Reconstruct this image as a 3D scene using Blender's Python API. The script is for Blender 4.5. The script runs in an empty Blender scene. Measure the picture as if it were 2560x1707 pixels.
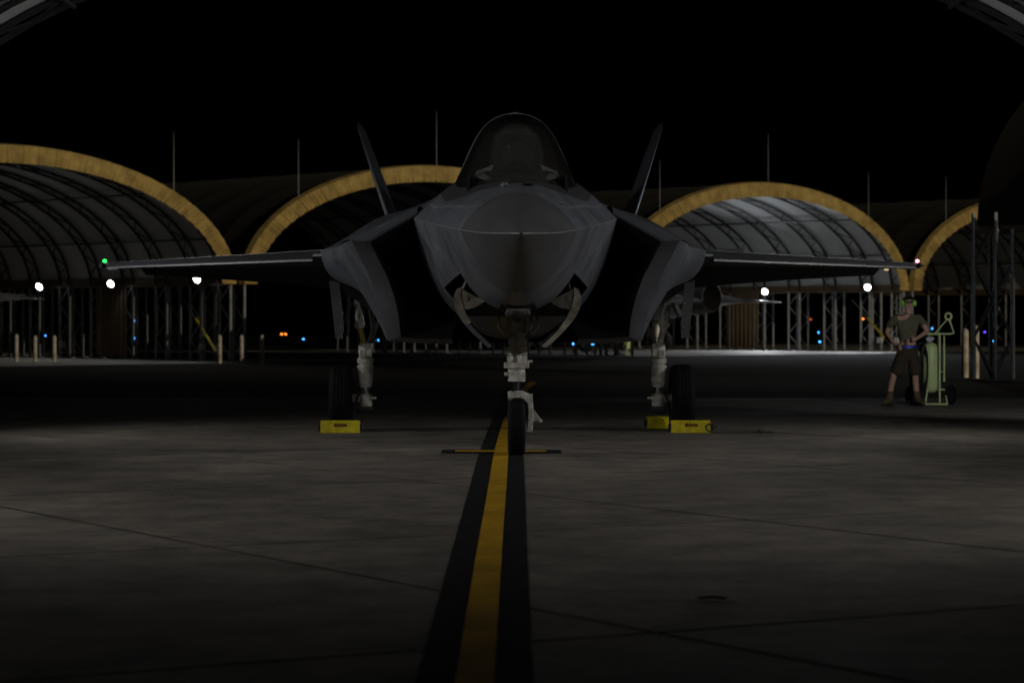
import bpy, math, random
from mathutils import Vector, Matrix

random.seed(7)
scene = bpy.context.scene
COL = scene.collection
R = math.radians

# ------------------------------------------------------------------ camera, sky, exposure
CAM_H = 1.47
LENS = 90.0
cam_d = bpy.data.cameras.new('camera')
cam_d.lens = LENS
cam_d.sensor_width = 36.0
cam_d.clip_end = 4000.0
cam_d.clip_start = 0.1
cam_d.shift_y = -65.5 / 2560.0
cam_d.dof.use_dof = True
cam_d.dof.focus_distance = 27.0
cam_d.dof.aperture_fstop = 2.8
cam = bpy.data.objects.new('camera', cam_d)
COL.objects.link(cam)
cam.location = (0, 0, CAM_H)
cam.rotation_euler = (R(90), 0, 0)
scene.camera = cam

world = bpy.data.worlds.new('World')
scene.world = world
world.use_nodes = True
wn = world.node_tree
bg = wn.nodes['Background']
sky = wn.nodes.new('ShaderNodeTexSky')
sky.sky_type = 'NISHITA'
sky.sun_disc = False
sky.sun_elevation = R(-6)
sky.sun_rotation = R(200)
wn.links.new(sky.outputs['Color'], bg.inputs['Color'])
bg.inputs['Strength'].default_value = 0.012

vs = scene.view_settings
vs.view_transform = 'Standard'
vs.look = 'None'
vs.exposure = 0.0
vs.gamma = 1.0
vs.use_curve_mapping = False
scene.render.engine = 'CYCLES'
scene.cycles.use_denoising = True
scene.cycles.max_bounces = 6
scene.cycles.transparent_max_bounces = 12
scene.cycles.sample_clamp_indirect = 2.0

# lamp powers (watts); lamps themselves are built further down with their fixtures
P_NEAR = 380.0
P_FAR_A = 42.0
P_FAR_C = 900.0
P_MAST = 620000.0


def px(u, v, D):
    """photo pixel (on a 2352-wide copy) at distance D -> world point"""
    return Vector(((u - 1176) * D / 5880.0, D, CAM_H - (v - 724) * D / 5880.0))


# ------------------------------------------------------------------ materials
def mat(name, col, rough=0.6, metal=0.0, var=0.0, vscale=4.0, bump=0.0, bscale=60.0, col2=None,
        coat=0.0, ior=1.5, rvar=0.0, stretch=None, rnd=0.0, world_co=False):
    m = bpy.data.materials.new(name)
    m.use_nodes = True
    nt = m.node_tree
    b = nt.nodes['Principled BSDF']
    b.inputs['Base Color'].default_value = (*col, 1)
    b.inputs['Roughness'].default_value = rough
    b.inputs['Metallic'].default_value = metal
    b.inputs['IOR'].default_value = ior
    if coat:
        b.inputs['Coat Weight'].default_value = coat
    tc = nt.nodes.new('ShaderNodeTexCoord')
    src = tc.outputs['Object']
    if world_co:
        src = nt.nodes.new('ShaderNodeNewGeometry').outputs['Position']
    if stretch:
        mp = nt.nodes.new('ShaderNodeMapping')
        mp.inputs['Scale'].default_value = stretch
        nt.links.new(src, mp.inputs['Vector'])
        src = mp.outputs['Vector']
    if var or col2 or rvar:
        n = nt.nodes.new('ShaderNodeTexNoise')
        n.inputs['Scale'].default_value = vscale
        n.inputs['Detail'].default_value = 6
        n.inputs['Roughness'].default_value = 0.62
        nt.links.new(src, n.inputs['Vector'])
        cr = nt.nodes.new('ShaderNodeValToRGB')
        c2 = col2 or tuple(c * (1 - var) for c in col)
        c1 = tuple(min(1, c * (1 + var * 0.6)) for c in col)
        cr.color_ramp.elements[0].position = 0.33
        cr.color_ramp.elements[1].position = 0.67
        cr.color_ramp.elements[0].color = (*c2, 1)
        cr.color_ramp.elements[1].color = (*c1, 1)
        nt.links.new(n.outputs['Fac'], cr.inputs['Fac'])
        out = cr.outputs['Color']
        if rnd:
            oi = nt.nodes.new('ShaderNodeObjectInfo')
            mr = nt.nodes.new('ShaderNodeMapRange')
            mr.inputs['To Min'].default_value = 1 - rnd
            mr.inputs['To Max'].default_value = 1 + rnd
            nt.links.new(oi.outputs['Random'], mr.inputs['Value'])
            hv = nt.nodes.new('ShaderNodeHueSaturation')
            nt.links.new(mr.outputs['Result'], hv.inputs['Value'])
            nt.links.new(out, hv.inputs['Color'])
            out = hv.outputs['Color']
        nt.links.new(out, b.inputs['Base Color'])
        if rvar:
            mr2 = nt.nodes.new('ShaderNodeMapRange')
            mr2.inputs['From Min'].default_value = 0.3
            mr2.inputs['From Max'].default_value = 0.7
            mr2.inputs['To Min'].default_value = rough - rvar
            mr2.inputs['To Max'].default_value = rough + rvar
            nt.links.new(n.outputs['Fac'], mr2.inputs['Value'])
            nt.links.new(mr2.outputs['Result'], b.inputs['Roughness'])
    if bump:
        n2 = nt.nodes.new('ShaderNodeTexNoise')
        n2.inputs['Scale'].default_value = bscale
        n2.inputs['Detail'].default_value = 4
        nt.links.new(src, n2.inputs['Vector'])
        bp = nt.nodes.new('ShaderNodeBump')
        bp.inputs['Strength'].default_value = bump
        bp.inputs['Distance'].default_value = 0.02
        nt.links.new(n2.outputs['Fac'], bp.inputs['Height'])
        nt.links.new(bp.outputs['Normal'], b.inputs['Normal'])
    return m


def emit(name, col, strength):
    m = bpy.data.materials.new(name)
    m.use_nodes = True
    b = m.node_tree.nodes['Principled BSDF']
    b.inputs['Base Color'].default_value = (0.02, 0.02, 0.02, 1)
    b.inputs['Emission Color'].default_value = (*col, 1)
    b.inputs['Emission Strength'].default_value = strength
    return m


M = {}
M['paint'] = mat('jet_paint', (0.068, 0.074, 0.090), 0.43, 0.0, 0.22, 2.6, 0.05, 220, rvar=0.08, ior=2.1)
M['paint_lo'] = mat('jet_paint_seam_glint', (0.13, 0.135, 0.145), 0.40, 0.0, 0.1, 5.0, ior=2.1)  # paler paint for seams, bow and sensor, and the chine's painted highlight
M['radome'] = mat('jet_radome', (0.060, 0.062, 0.067), 0.45, 0.0, 0.15, 3.0, rvar=0.06, ior=1.8)
M['frame'] = mat('canopy_frame_paint', (0.028, 0.029, 0.031), 0.5, 0.1, 0.1, 6)
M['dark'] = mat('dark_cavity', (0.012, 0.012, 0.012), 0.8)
M['duct'] = mat('duct_paint', (0.06, 0.062, 0.066), 0.55, 0, 0.1, 3)
M['gear'] = mat('gear_white', (0.70, 0.69, 0.64), 0.38, 0.0, 0.22, 14, 0.08, 90, col2=(0.36, 0.33, 0.27))
M['gear_in'] = mat('primer_white', (0.34, 0.315, 0.255), 0.5, 0.0, 0.45, 9, 0.05, 60, col2=(0.14, 0.12, 0.085))
M['chrome'] = mat('chrome_piston', (0.6, 0.6, 0.62), 0.15, 1.0, 0.1, 5)
M['rubber'] = mat('tyre_rubber', (0.011, 0.011, 0.012), 0.85, 0, 0.25, 8, 0.15, 60, ior=1.25)
M['rim'] = mat('wheel_rim', (0.45, 0.45, 0.44), 0.4, 0.2, 0.2, 10)
M['rib_steel'] = mat('dark_rib_steel', (0.045, 0.045, 0.047), 0.55, 0.3, 0.25, 7)
M['steel'] = mat('galvanised_steel', (0.28, 0.29, 0.31), 0.5, 0.4, 0.25, 7, 0.06, 80)
M['hose_y'] = mat('brace_primer', (0.40, 0.33, 0.06), 0.5, 0, 0.3, 9)
M['cavity_grey'] = mat('door_inside', (0.16, 0.15, 0.13), 0.55, 0, 0.3, 6)
M['concrete'] = mat('concrete', (0.222, 0.197, 0.164), 0.80, 0, 0.30, 0.55, 0.25, 55, rnd=0.11, ior=1.35,
                    stretch=(1.0, 0.6, 1.0), rvar=0.10, world_co=True)
cn = M['concrete'].node_tree                      # fine grain and dark stains on top of the broad mottling
cb = cn.nodes['Principled BSDF']
base_link = cb.inputs['Base Color'].links[0].from_socket
pos = cn.nodes.new('ShaderNodeNewGeometry').outputs['Position']
last = base_link
for scale_, lo_e, hi_e, dark, det in ((1.7, .38, .60, .55, 8), (9.0, .30, .55, .72, 8), (45.0, .35, .60, .80, 3)):
    nn_ = cn.nodes.new('ShaderNodeTexNoise')
    nn_.inputs['Scale'].default_value = scale_
    nn_.inputs['Detail'].default_value = det
    nn_.inputs['Roughness'].default_value = 0.7
    cn.links.new(pos, nn_.inputs['Vector'])
    rr_ = cn.nodes.new('ShaderNodeMapRange')
    rr_.inputs['From Min'].default_value = lo_e
    rr_.inputs['From Max'].default_value = hi_e
    rr_.inputs['To Min'].default_value = dark
    rr_.inputs['To Max'].default_value = 1.0
    cn.links.new(nn_.outputs['Fac'], rr_.inputs['Value'])
    mx_ = cn.nodes.new('ShaderNodeVectorMath')
    mx_.operation = 'SCALE'
    cn.links.new(last, mx_.inputs[0])
    cn.links.new(rr_.outputs['Result'], mx_.inputs['Scale'])
    last = mx_.outputs[0]
cn.links.new(last, cb.inputs['Base Color'])
M['concrete_far'] = mat('concrete_far', (0.19, 0.185, 0.175), 0.75, 0, 0.25, 0.4)
M['asphalt'] = mat('asphalt', (0.016, 0.0155, 0.0145), 1.0, 0, 0.3, 0.25, 0.1, 30, ior=1.12)
M['joint'] = mat('joint_seal', (0.012, 0.012, 0.012), 0.85)
M['cover'] = mat('cast_cover', (0.16, 0.15, 0.13), 0.7, 0, 0.3, 20)
M['yellow_line'] = mat('yellow_line_paint', (0.50, 0.285, 0.009), 0.85, 0, 0.30, 3.2, 0.15, 80, stretch=(1, 0.5, 1), ior=1.2)
M['black_line'] = mat('black_line_paint', (0.014, 0.014, 0.0145), 0.95, 0, 0.35, 4, 0.15, 80, ior=1.15)
M['chock'] = mat('chock_yellow', (0.84, 0.70, 0.015), 0.5, 0, 0.25, 9, 0.08, 50)
M['stencil'] = mat('chock_stencil', (0.20, 0.055, 0.012), 0.7, 0, 0.5, 60)
M['rope'] = mat('chock_rope', (0.10, 0.09, 0.06), 0.9, 0, 0.3, 30)
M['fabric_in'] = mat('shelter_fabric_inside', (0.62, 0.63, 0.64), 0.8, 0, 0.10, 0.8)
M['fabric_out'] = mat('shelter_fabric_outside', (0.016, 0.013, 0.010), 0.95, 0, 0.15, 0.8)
M['trim'] = mat('shelter_trim_fabric', (0.45, 0.325, 0.115), 0.85, 0, 0.22, 2.2, 0.2, 9,
                col2=(0.27, 0.19, 0.06))
M['panel'] = mat('tan_wall_panel', (0.16, 0.11, 0.06), 0.75, 0, 0.2, 1.5)
M['bollard'] = mat('bollard_paint', (0.42, 0.40, 0.36), 0.7, 0, 0.35, 6, col2=(0.22, 0.17, 0.12))
M['yellow'] = mat('guard_yellow', (0.6, 0.5, 0.03), 0.55, 0, 0.2, 5)
M['lime'] = mat('extinguisher_lime', (0.56, 0.68, 0.32), 0.42, 0, 0.12, 6)
M['black'] = mat('black_rubber', (0.012, 0.012, 0.013), 0.5)
M['skin'] = mat('skin', (0.50, 0.30, 0.22), 0.55, 0, 0.1, 12)
M['shirt'] = mat('olive_shirt', (0.125, 0.115, 0.07), 0.9, 0, 0.2, 14, 0.3, 30)
M['shorts'] = mat('brown_shorts', (0.045, 0.034, 0.02), 0.9, 0, 0.25, 10, 0.3, 26)
M['boot'] = mat('coyote_boot', (0.10, 0.07, 0.035), 0.8, 0, 0.2, 20)
M['hair'] = mat('dark_hair', (0.012, 0.009, 0.007), 0.6)
M['muff'] = mat('ear_muff_green', (0.20, 0.72, 0.03), 0.4)
M['belt'] = mat('reflective_belt_blue', (0.01, 0.04, 0.55), 0.45)
M['glass_dark'] = mat('dark_lens', (0.01, 0.01, 0.012), 0.1)
M['white_box'] = mat('white_box', (0.45, 0.45, 0.43), 0.6, 0, 0.2, 4)
M['seat'] = mat('seat_fabric', (0.05, 0.05, 0.05), 0.55, 0, 0.3, 12)
M['console'] = mat('console_grey', (0.42, 0.43, 0.45), 0.55)
M['gold'] = mat('nozzle_metal', (0.10, 0.10, 0.10), 0.45, 0.8, 0.2, 4)
M['glint'] = mat('glint_metal', (0.7, 0.7, 0.7), 0.2, 1.0)  # bright metal for the highlights added on the seat
M['e_flood'] = emit('flood_lens_lit', (1.0, 0.98, 0.94), 30.0)
M['e_green'] = emit('nav_green', (0.02, 0.9, 0.10), 3.0)
M['e_red'] = emit('nav_red', (1.0, 0.25, 0.35), 4.0)
M['e_amber'] = emit('formation_light', (1.0, 0.72, 0.4), 0.6)
M['e_blue'] = emit('taxi_blue', (0.05, 0.36, 1.0), 5.0)
M['e_violet'] = emit('taxi_violet', (0.13, 0.06, 1.0), 4.0)
M['e_orange'] = emit('lamp_orange', (1.0, 0.24, 0.03), 4.0)
M['e_redfar'] = emit('lamp_red', (0.9, 0.12, 0.03), 1.6)

g = bpy.data.materials.new('canopy_glass')
g.use_nodes = True
gn = g.node_tree
gn.nodes.remove(gn.nodes['Principled BSDF'])
tr = gn.nodes.new('ShaderNodeBsdfTransparent')
tr.inputs['Color'].default_value = (0.62, 0.61, 0.57, 1)
gl = gn.nodes.new('ShaderNodeBsdfGlossy')
gl.inputs['Roughness'].default_value = 0.10
gl.inputs['Color'].default_value = (0.42, 0.42, 0.41, 1)
df = gn.nodes.new('ShaderNodeBsdfDiffuse')
df.inputs['Color'].default_value = (0.16, 0.155, 0.14, 1)
fr = gn.nodes.new('ShaderNodeFresnel')
fr.inputs['IOR'].default_value = 1.5
m0 = gn.nodes.new('ShaderNodeMixShader')
m0.inputs[0].default_value = 0.09
m1 = gn.nodes.new('ShaderNodeMixShader')
gn.links.new(tr.outputs[0], m0.inputs[1])
gn.links.new(df.outputs[0], m0.inputs[2])
gn.links.new(fr.outputs[0], m1.inputs[0])
gn.links.new(m0.outputs[0], m1.inputs[1])
gn.links.new(gl.outputs[0], m1.inputs[2])
gn.links.new(m1.outputs[0], gn.nodes['Material Output'].inputs['Surface'])
M['glass'] = g


# ------------------------------------------------------------------ mesh builder
class MB:
    def __init__(self):
        self.v = []
        self.f = []
        self.mi = []

    def add(self, vs_, fs_, mi=0):
        o = len(self.v)
        self.v += [tuple(p) for p in vs_]
        self.f += [tuple(i + o for i in f) for f in fs_]
        self.mi += [mi] * len(fs_)
        return self

    def box(self, c, s, rot=None, mi=0):
        c = Vector(c)
        pts = []
        for sx in (-.5, .5):
            for sy in (-.5, .5):
                for sz in (-.5, .5):
                    p = Vector((sx * s[0], sy * s[1], sz * s[2]))
                    if rot:
                        p = rot @ p
                    pts.append(c + p)
        return self.add(pts, [(0, 1, 3, 2), (4, 6, 7, 5), (0, 4, 5, 1), (2, 3, 7, 6), (0, 2, 6, 4), (1, 5, 7, 3)], mi)

    def tube(self, pts, r, n=8, caps=True, mi=0, closed=False):
        pts = [Vector(p) for p in pts]
        k = len(pts)
        rr = r if isinstance(r, (list, tuple)) else [r] * k
        vs_, fs_ = [], []
        up = None
        for i, p in enumerate(pts):
            if closed:
                d = pts[(i + 1) % k] - pts[i - 1]
            else:
                d = pts[min(i + 1, k - 1)] - pts[max(i - 1, 0)]
            d.normalize()
            if up is None:
                up = Vector((0, 0, 1)) if abs(d.z) < 0.9 else Vector((1, 0, 0))
            a = d.cross(up)
            if a.length < 1e-5:
                a = d.orthogonal()
            a.normalize()
            b = a.cross(d).normalized()
            up = b
            for j in range(n):
                t = 2 * math.pi * (j + .5) / n
                vs_.append(p + (a * math.cos(t) + b * math.sin(t)) * rr[i])
        m = k if closed else k - 1
        for i in range(m):
            for j in range(n):
                i2 = (i + 1) % k
                fs_.append((i * n + j, i * n + (j + 1) % n, i2 * n + (j + 1) % n, i2 * n + j))
        if caps and not closed:
            fs_.append(tuple(range(n))[::-1])
            fs_.append(tuple((k - 1) * n + j for j in range(n)))
        return self.add(vs_, fs_, mi)

    def cyl(self, p0, p1, r0, r1=None, n=12, mi=0):
        return self.tube([p0, p1], [r0, r0 if r1 is None else r1], n, True, mi)

    def lathe(self, o, ax, prof, n=24, mi=0):
        """prof: (radius, height along ax)"""
        o, ax = Vector(o), Vector(ax).normalized()
        a = ax.orthogonal().normalized()
        b = ax.cross(a)
        vs_, fs_ = [], []
        for (r, h) in prof:
            for j in range(n):
                t = 2 * math.pi * j / n
                vs_.append(o + ax * h + (a * math.cos(t) + b * math.sin(t)) * max(r, 1e-4))
        for i in range(len(prof) - 1):
            for j in range(n):
                fs_.append((i * n + j, i * n + (j + 1) % n, (i + 1) * n + (j + 1) % n, (i + 1) * n + j))
        return self.add(vs_, fs_, mi)

    def grid(self, rows, mi=0, skip=None, flip=False):
        n = len(rows[0])
        vs_ = [p for r in rows for p in r]
        fs_ = []
        for i in range(len(rows) - 1):
            for j in range(n - 1):
                q = (i * n + j, i * n + j + 1, (i + 1) * n + j + 1, (i + 1) * n + j)
                if skip:
                    c = sum((Vector(vs_[k]) for k in q), Vector()) / 4
                    if skip(c, j):
                        continue
                fs_.append(q[::-1] if flip else q)
        return self.add(vs_, fs_, mi)

    def plate(self, poly, d, mi=0):
        """polygon (3-D points) extruded along vector d"""
        n = len(poly)
        d = Vector(d)
        vs_ = [Vector(p) for p in poly] + [Vector(p) + d for p in poly]
        fs_ = [tuple(range(n))[::-1], tuple(range(n, 2 * n))]
        for i in range(n):
            fs_.append((i, (i + 1) % n, n + (i + 1) % n, n + i))
        return self.add(vs_, fs_, mi)

    def ellipsoid(self, c, r, n=12, m=8, mi=0):
        c = Vector(c)
        rows = []
        for i in range(m + 1):
            t = math.pi * i / m
            rows.append([c + Vector((r[0] * math.sin(t) * math.cos(2 * math.pi * j / n),
                                     r[1] * math.sin(t) * math.sin(2 * math.pi * j / n),
                                     r[2] * math.cos(t))) for j in range(n + 1)])
        return self.grid(rows, mi)

    def mirror(self):
        """add the copy mirrored in x"""
        o = len(self.v)
        nf = len(self.f)
        self.v += [(-x, y, z) for (x, y, z) in self.v[:o]]
        self.f += [tuple(i + o for i in f[::-1]) for f in self.f[:nf]]
        self.mi += self.mi[:nf]
        return self

    def mesh(self, name, mats, sharp=35, merge=True):
        me = bpy.data.meshes.new(name)
        me.from_pydata([tuple(p) for p in self.v], [], self.f)
        for m in (mats if isinstance(mats, (list, tuple)) else [mats]):
            me.materials.append(M[m] if isinstance(m, str) else m)
        me.polygons.foreach_set('material_index', self.mi)
        import bmesh
        bm = bmesh.new()
        bm.from_mesh(me)
        if merge:
            bmesh.ops.remove_doubles(bm, verts=bm.verts, dist=1e-4)
        bmesh.ops.recalc_face_normals(bm, faces=bm.faces)
        bm.to_mesh(me)
        bm.free()
        me.polygons.foreach_set('use_smooth', [True] * len(me.polygons))
        me.set_sharp_from_angle(angle=R(sharp))
        me.update()
        return me

    def build(self, name, mats, parent=None, sharp=35, merge=True):
        return link(name, self.mesh(name, mats, sharp, merge), parent)


def link(name, me, parent=None):
    o = bpy.data.objects.new(name, me)
    COL.objects.link(o)
    if parent:
        o.parent = parent
    return o


def tag(o, label=None, cat=None, group=None, kind=None):
    if label:
        o['label'] = label
    if cat:
        o['category'] = cat
    if group:
        o['group'] = group
    if kind:
        o['kind'] = kind
    return o


def thing(name, loc, label, cat, group=None, rz=0.0):
    o = bpy.data.objects.new(name, None)
    COL.objects.link(o)
    o.empty_display_size = 0.2
    o.location = loc
    o.rotation_euler = (0, 0, rz)
    return tag(o, label, cat, group)


def copy_tree(o, parent=None, skip=()):
    c = o.copy()
    COL.objects.link(c)
    c.parent = parent
    for ch in list(o.children):
        if ch.name.split('.')[0] in skip:
            continue
        copy_tree(ch, c, skip)
    return c


def catmull(pts, n):
    """smooth open curve through pts; n samples per span"""
    P = [Vector(p) for p in pts]
    out = []
    for i in range(len(P) - 1):
        p0 = P[i - 1] if i else P[0] * 2 - P[1]
        p1, p2 = P[i], P[i + 1]
        p3 = P[i + 2] if i + 2 < len(P) else P[-1] * 2 - P[-2]
        for k in range(n):
            t = k / n
            out.append(0.5 * ((2 * p1) + (p2 - p0) * t + (2 * p0 - 5 * p1 + 4 * p2 - p3) * t * t
                              + (3 * p1 - p0 - 3 * p2 + p3) * t ** 3))
    out.append(P[-1])
    return out


def interp(tab, x):
    """smooth table lookup: tab = [(x, a, b, ...)]"""
    if x <= tab[0][0]:
        return list(tab[0][1:])
    for i in range(len(tab) - 1):
        x0, x1 = tab[i][0], tab[i + 1][0]
        if x <= x1:
            t = (x - x0) / (x1 - x0)
            res = []
            for k in range(1, len(tab[0])):
                y0, y1 = tab[i][k], tab[i + 1][k]
                m0_ = (y1 - tab[i - 1][k]) / (x1 - tab[i - 1][0]) if i else (y1 - y0) / (x1 - x0)
                m1_ = (tab[i + 2][k] - y0) / (tab[i + 2][0] - x0) if i + 2 < len(tab) else (y1 - y0) / (x1 - x0)
                h = x1 - x0
                res.append((2 * t ** 3 - 3 * t * t + 1) * y0 + (t ** 3 - 2 * t * t + t) * h * m0_
                           + (-2 * t ** 3 + 3 * t * t) * y1 + (t ** 3 - t * t) * h * m1_)
            return res
    return list(tab[-1][1:])


# ------------------------------------------------------------------ ground
gm = MB()
gm.add([(-900, -60, -0.03), (900, -60, -0.03), (900, 1800, -0.03), (-900, 1800, -0.03)], [(0, 1, 2, 3)])
tag(gm.build('ground', 'asphalt'), kind='structure')

# concrete slabs of the parking spot, laid at an angle to the jet
E1 = Vector((0.507, -0.862, 0))
E2 = Vector((0.862, 0.507, 0))
SL1, SL2 = 5.1, 4.2
FALLOFF_Y = 45.6  # slabs stop here; dark ground beyond stands in for the light falloff
apron = MB()
apron.add([(-22, -8, -0.018), (22, -8, -0.018), (22, 46, -0.018), (-22, 46, -0.018)], [(0, 1, 2, 3)])
apron_o = tag(apron.build('pavement', 'joint'), kind='structure')
sb = MB()
a, b = SL1 / 2 - .012, SL2 / 2 - .012
c = .012
top = [(-a + c, -b + c, 0), (a - c, -b + c, 0), (a - c, b - c, 0), (-a + c, b - c, 0)]
mid = [(-a, -b, -c * .7), (a, -b, -c * .7), (a, b, -c * .7), (-a, b, -c * .7)]
low = [(x, y, -.016) for x, y, _ in mid]
sb.add(top + mid + low, [(0, 1, 2, 3)] + [(i + 4, (i + 1) % 4 + 4, (i + 1) % 4, i) for i in range(4)]
       + [(i + 8, (i + 1) % 4 + 8, (i + 1) % 4 + 4, i + 4) for i in range(4)])
sb_me = sb.mesh('slab', 'concrete', 8)
rz = math.atan2(E1.y, E1.x)
for i in range(-14, 6):
    for j in range(-8, 12):
        ctr = E1 * (-15 + SL1 * (i + .5)) + E2 * (6.6 + SL2 * (j + .5))
        if abs(ctr.x) < 3.5 + 0.235 * max(ctr.y, 0) and 3.0 < ctr.y < 50.0:
            crn = [ctr + E1 * (sx * a) + E2 * (sy * b) for sx, sy in ((-1, -1), (1, -1), (1, 1), (-1, 1))]
            if max(p_.y for p_ in crn) > FALLOFF_Y:            # cut straight at the falloff line
                cut = []
                for k in range(4):
                    p_, q_ = crn[k], crn[(k + 1) % 4]
                    if p_.y <= FALLOFF_Y:
                        cut.append(p_)
                    if (p_.y <= FALLOFF_Y) != (q_.y <= FALLOFF_Y):
                        cut.append(p_.lerp(q_, (FALLOFF_Y - p_.y) / (q_.y - p_.y)))
                if len(cut) > 2:
                    mb = MB()
                    mb.plate([(p_.x, p_.y, -.016) for p_ in cut], (0, 0, .016))
                    mb.build('slab', 'concrete', apron_o, 8)
                continue
            o = link('slab', sb_me, apron_o)
            o.location = ctr
            o.rotation_euler = (0, 0, rz)
            o.rotation_euler.z += math.pi * random.choice((0, 1))

# sealant beads in the joints between slabs
M['sealant'] = mat('sealant_bead', (0.022, 0.021, 0.020), 0.95, 0, 0.4, 6, ior=1.15)


def joint_line(p0, d, label_w=.011):
    pts = []
    for k in range(-160, 161):
        p_ = p0 + d * (k * .4)
        if 4.5 < p_.y < FALLOFF_Y and abs(p_.x) < 4.5 + .235 * p_.y:
            pts.append(p_)
    if len(pts) < 4:
        return
    n_ = Vector((-d.y, d.x, 0))
    rows_ = []
    for p_ in pts:
        w_ = label_w * (.75 + .5 * random.random())
        o_ = n_ * (.004 * (random.random() - .5))
        rows_.append([p_ + o_ - n_ * w_ + Vector((0, 0, .0015)), p_ + o_ + Vector((0, 0, .0025)), p_ + o_ + n_ * w_ + Vector((0, 0, .0015))])
    mb_ = MB()
    mb_.grid(rows_)
    mb_.build('joint_seal', 'sealant', apron_o, 60)


for j in range(-8, 12):
    joint_line(E2 * (6.6 + SL2 * j) + E1 * -15, E1, .008 if j == 0 else .0055)
for i in range(-14, 6):
    joint_line(E1 * (-15 + SL1 * i) + E2 * 6.6, E2, .005)

# painted guide line
LINE = [(4, -.16), (10.2, -.15), (16, -.14), (22, -.125), (27.5, -.112), (33, -.07), (38, -.01), (45, .12), (55, .42),
        (66, 1.15), (80, 2.8)]


def ribbon(half, z, x_off=0.0, y0=4.0, y1=56.0, wob=0.0):
    mb = MB()
    n = 110
    rows = []
    for i in range(n + 1):
        y = y0 + (y1 - y0) * i / n
        x = interp(LINE, y)[0] + x_off
        w = half * (1 + wob * (random.random() - .5))
        rows.append([(x - w, y, z), (x + w, y, z)])
    mb.grid(rows)
    return mb


tag(ribbon(.236, .004, wob=.02).build('black_line_border', 'black_line'), kind='structure')
tag(ribbon(.078, .008, wob=.03).build('yellow_guide_line', 'yellow_line'), kind='structure')
mb = MB()
mb.add([(-.76, 27.22, .006), (.53, 27.22, .006), (.53, 27.95, .006), (-.76, 27.95, .006)], [(0, 1, 2, 3)])
tag(mb.build('black_stop_bar', 'black_line'), kind='structure')
mb = MB()
mb.add([(-.61, 27.42, .011), (.37, 27.42, .011), (.37, 27.72, .011), (-.61, 27.72, .011)], [(0, 1, 2, 3)])
tag(mb.build('yellow_stop_bar', 'yellow_line'), kind='structure')

# recessed tie-down in the concrete
t = thing('tie_down_ring', px(1636, 1378, 13.22) * Vector((1, 1, 0)).x if False else (1.034, 13.22, 0),
          'round recessed tie-down set in the bare concrete right of the yellow line', 'tie-down')
mb = MB()
mb.lathe((0, 0, 0), (0, 0, 1), [(.0, .003), (.085, .003), (.10, .012), (.125, .014), (.15, .001)], 28)
mb.build('cup', 'cover', t)
mb = MB()
mb.tube([(-.07, 0, .012), (0, 0, .02), (.07, 0, .012)], .009, 6)
mb.build('bar', 'steel', t)
mb = MB()
mb.box((0, 0, .004), (.30, .05, .006))
o = mb.build('drain_cover', 'cover')
o.location = (-1.66, 20.4, 0)
tag(o, 'small dark slot cover in the concrete left of the yellow line', 'cover')

# concrete floor strip under the far shelters
TH = R(41.48)
RD = Vector((math.cos(TH), math.sin(TH), 0))          # along the row of far shelters
IN = Vector((-math.sin(TH), math.cos(TH), 0))         # into the shelters
A0 = Vector((-14.94, 76.26, 0))
SP = 16.56
fl = MB()
q = [A0 + RD * -40 + IN * -1.2, A0 + RD * 75 + IN * -1.2, A0 + RD * 75 + IN * 22, A0 + RD * -40 + IN * 22]
fl.add([(p.x, p.y, -.02) for p in q], [(0, 1, 2, 3)])
tag(fl.build('pavement', 'concrete_far'), kind='structure')

# ------------------------------------------------------------------ arched sun shelters
CACHE = {}


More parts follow.
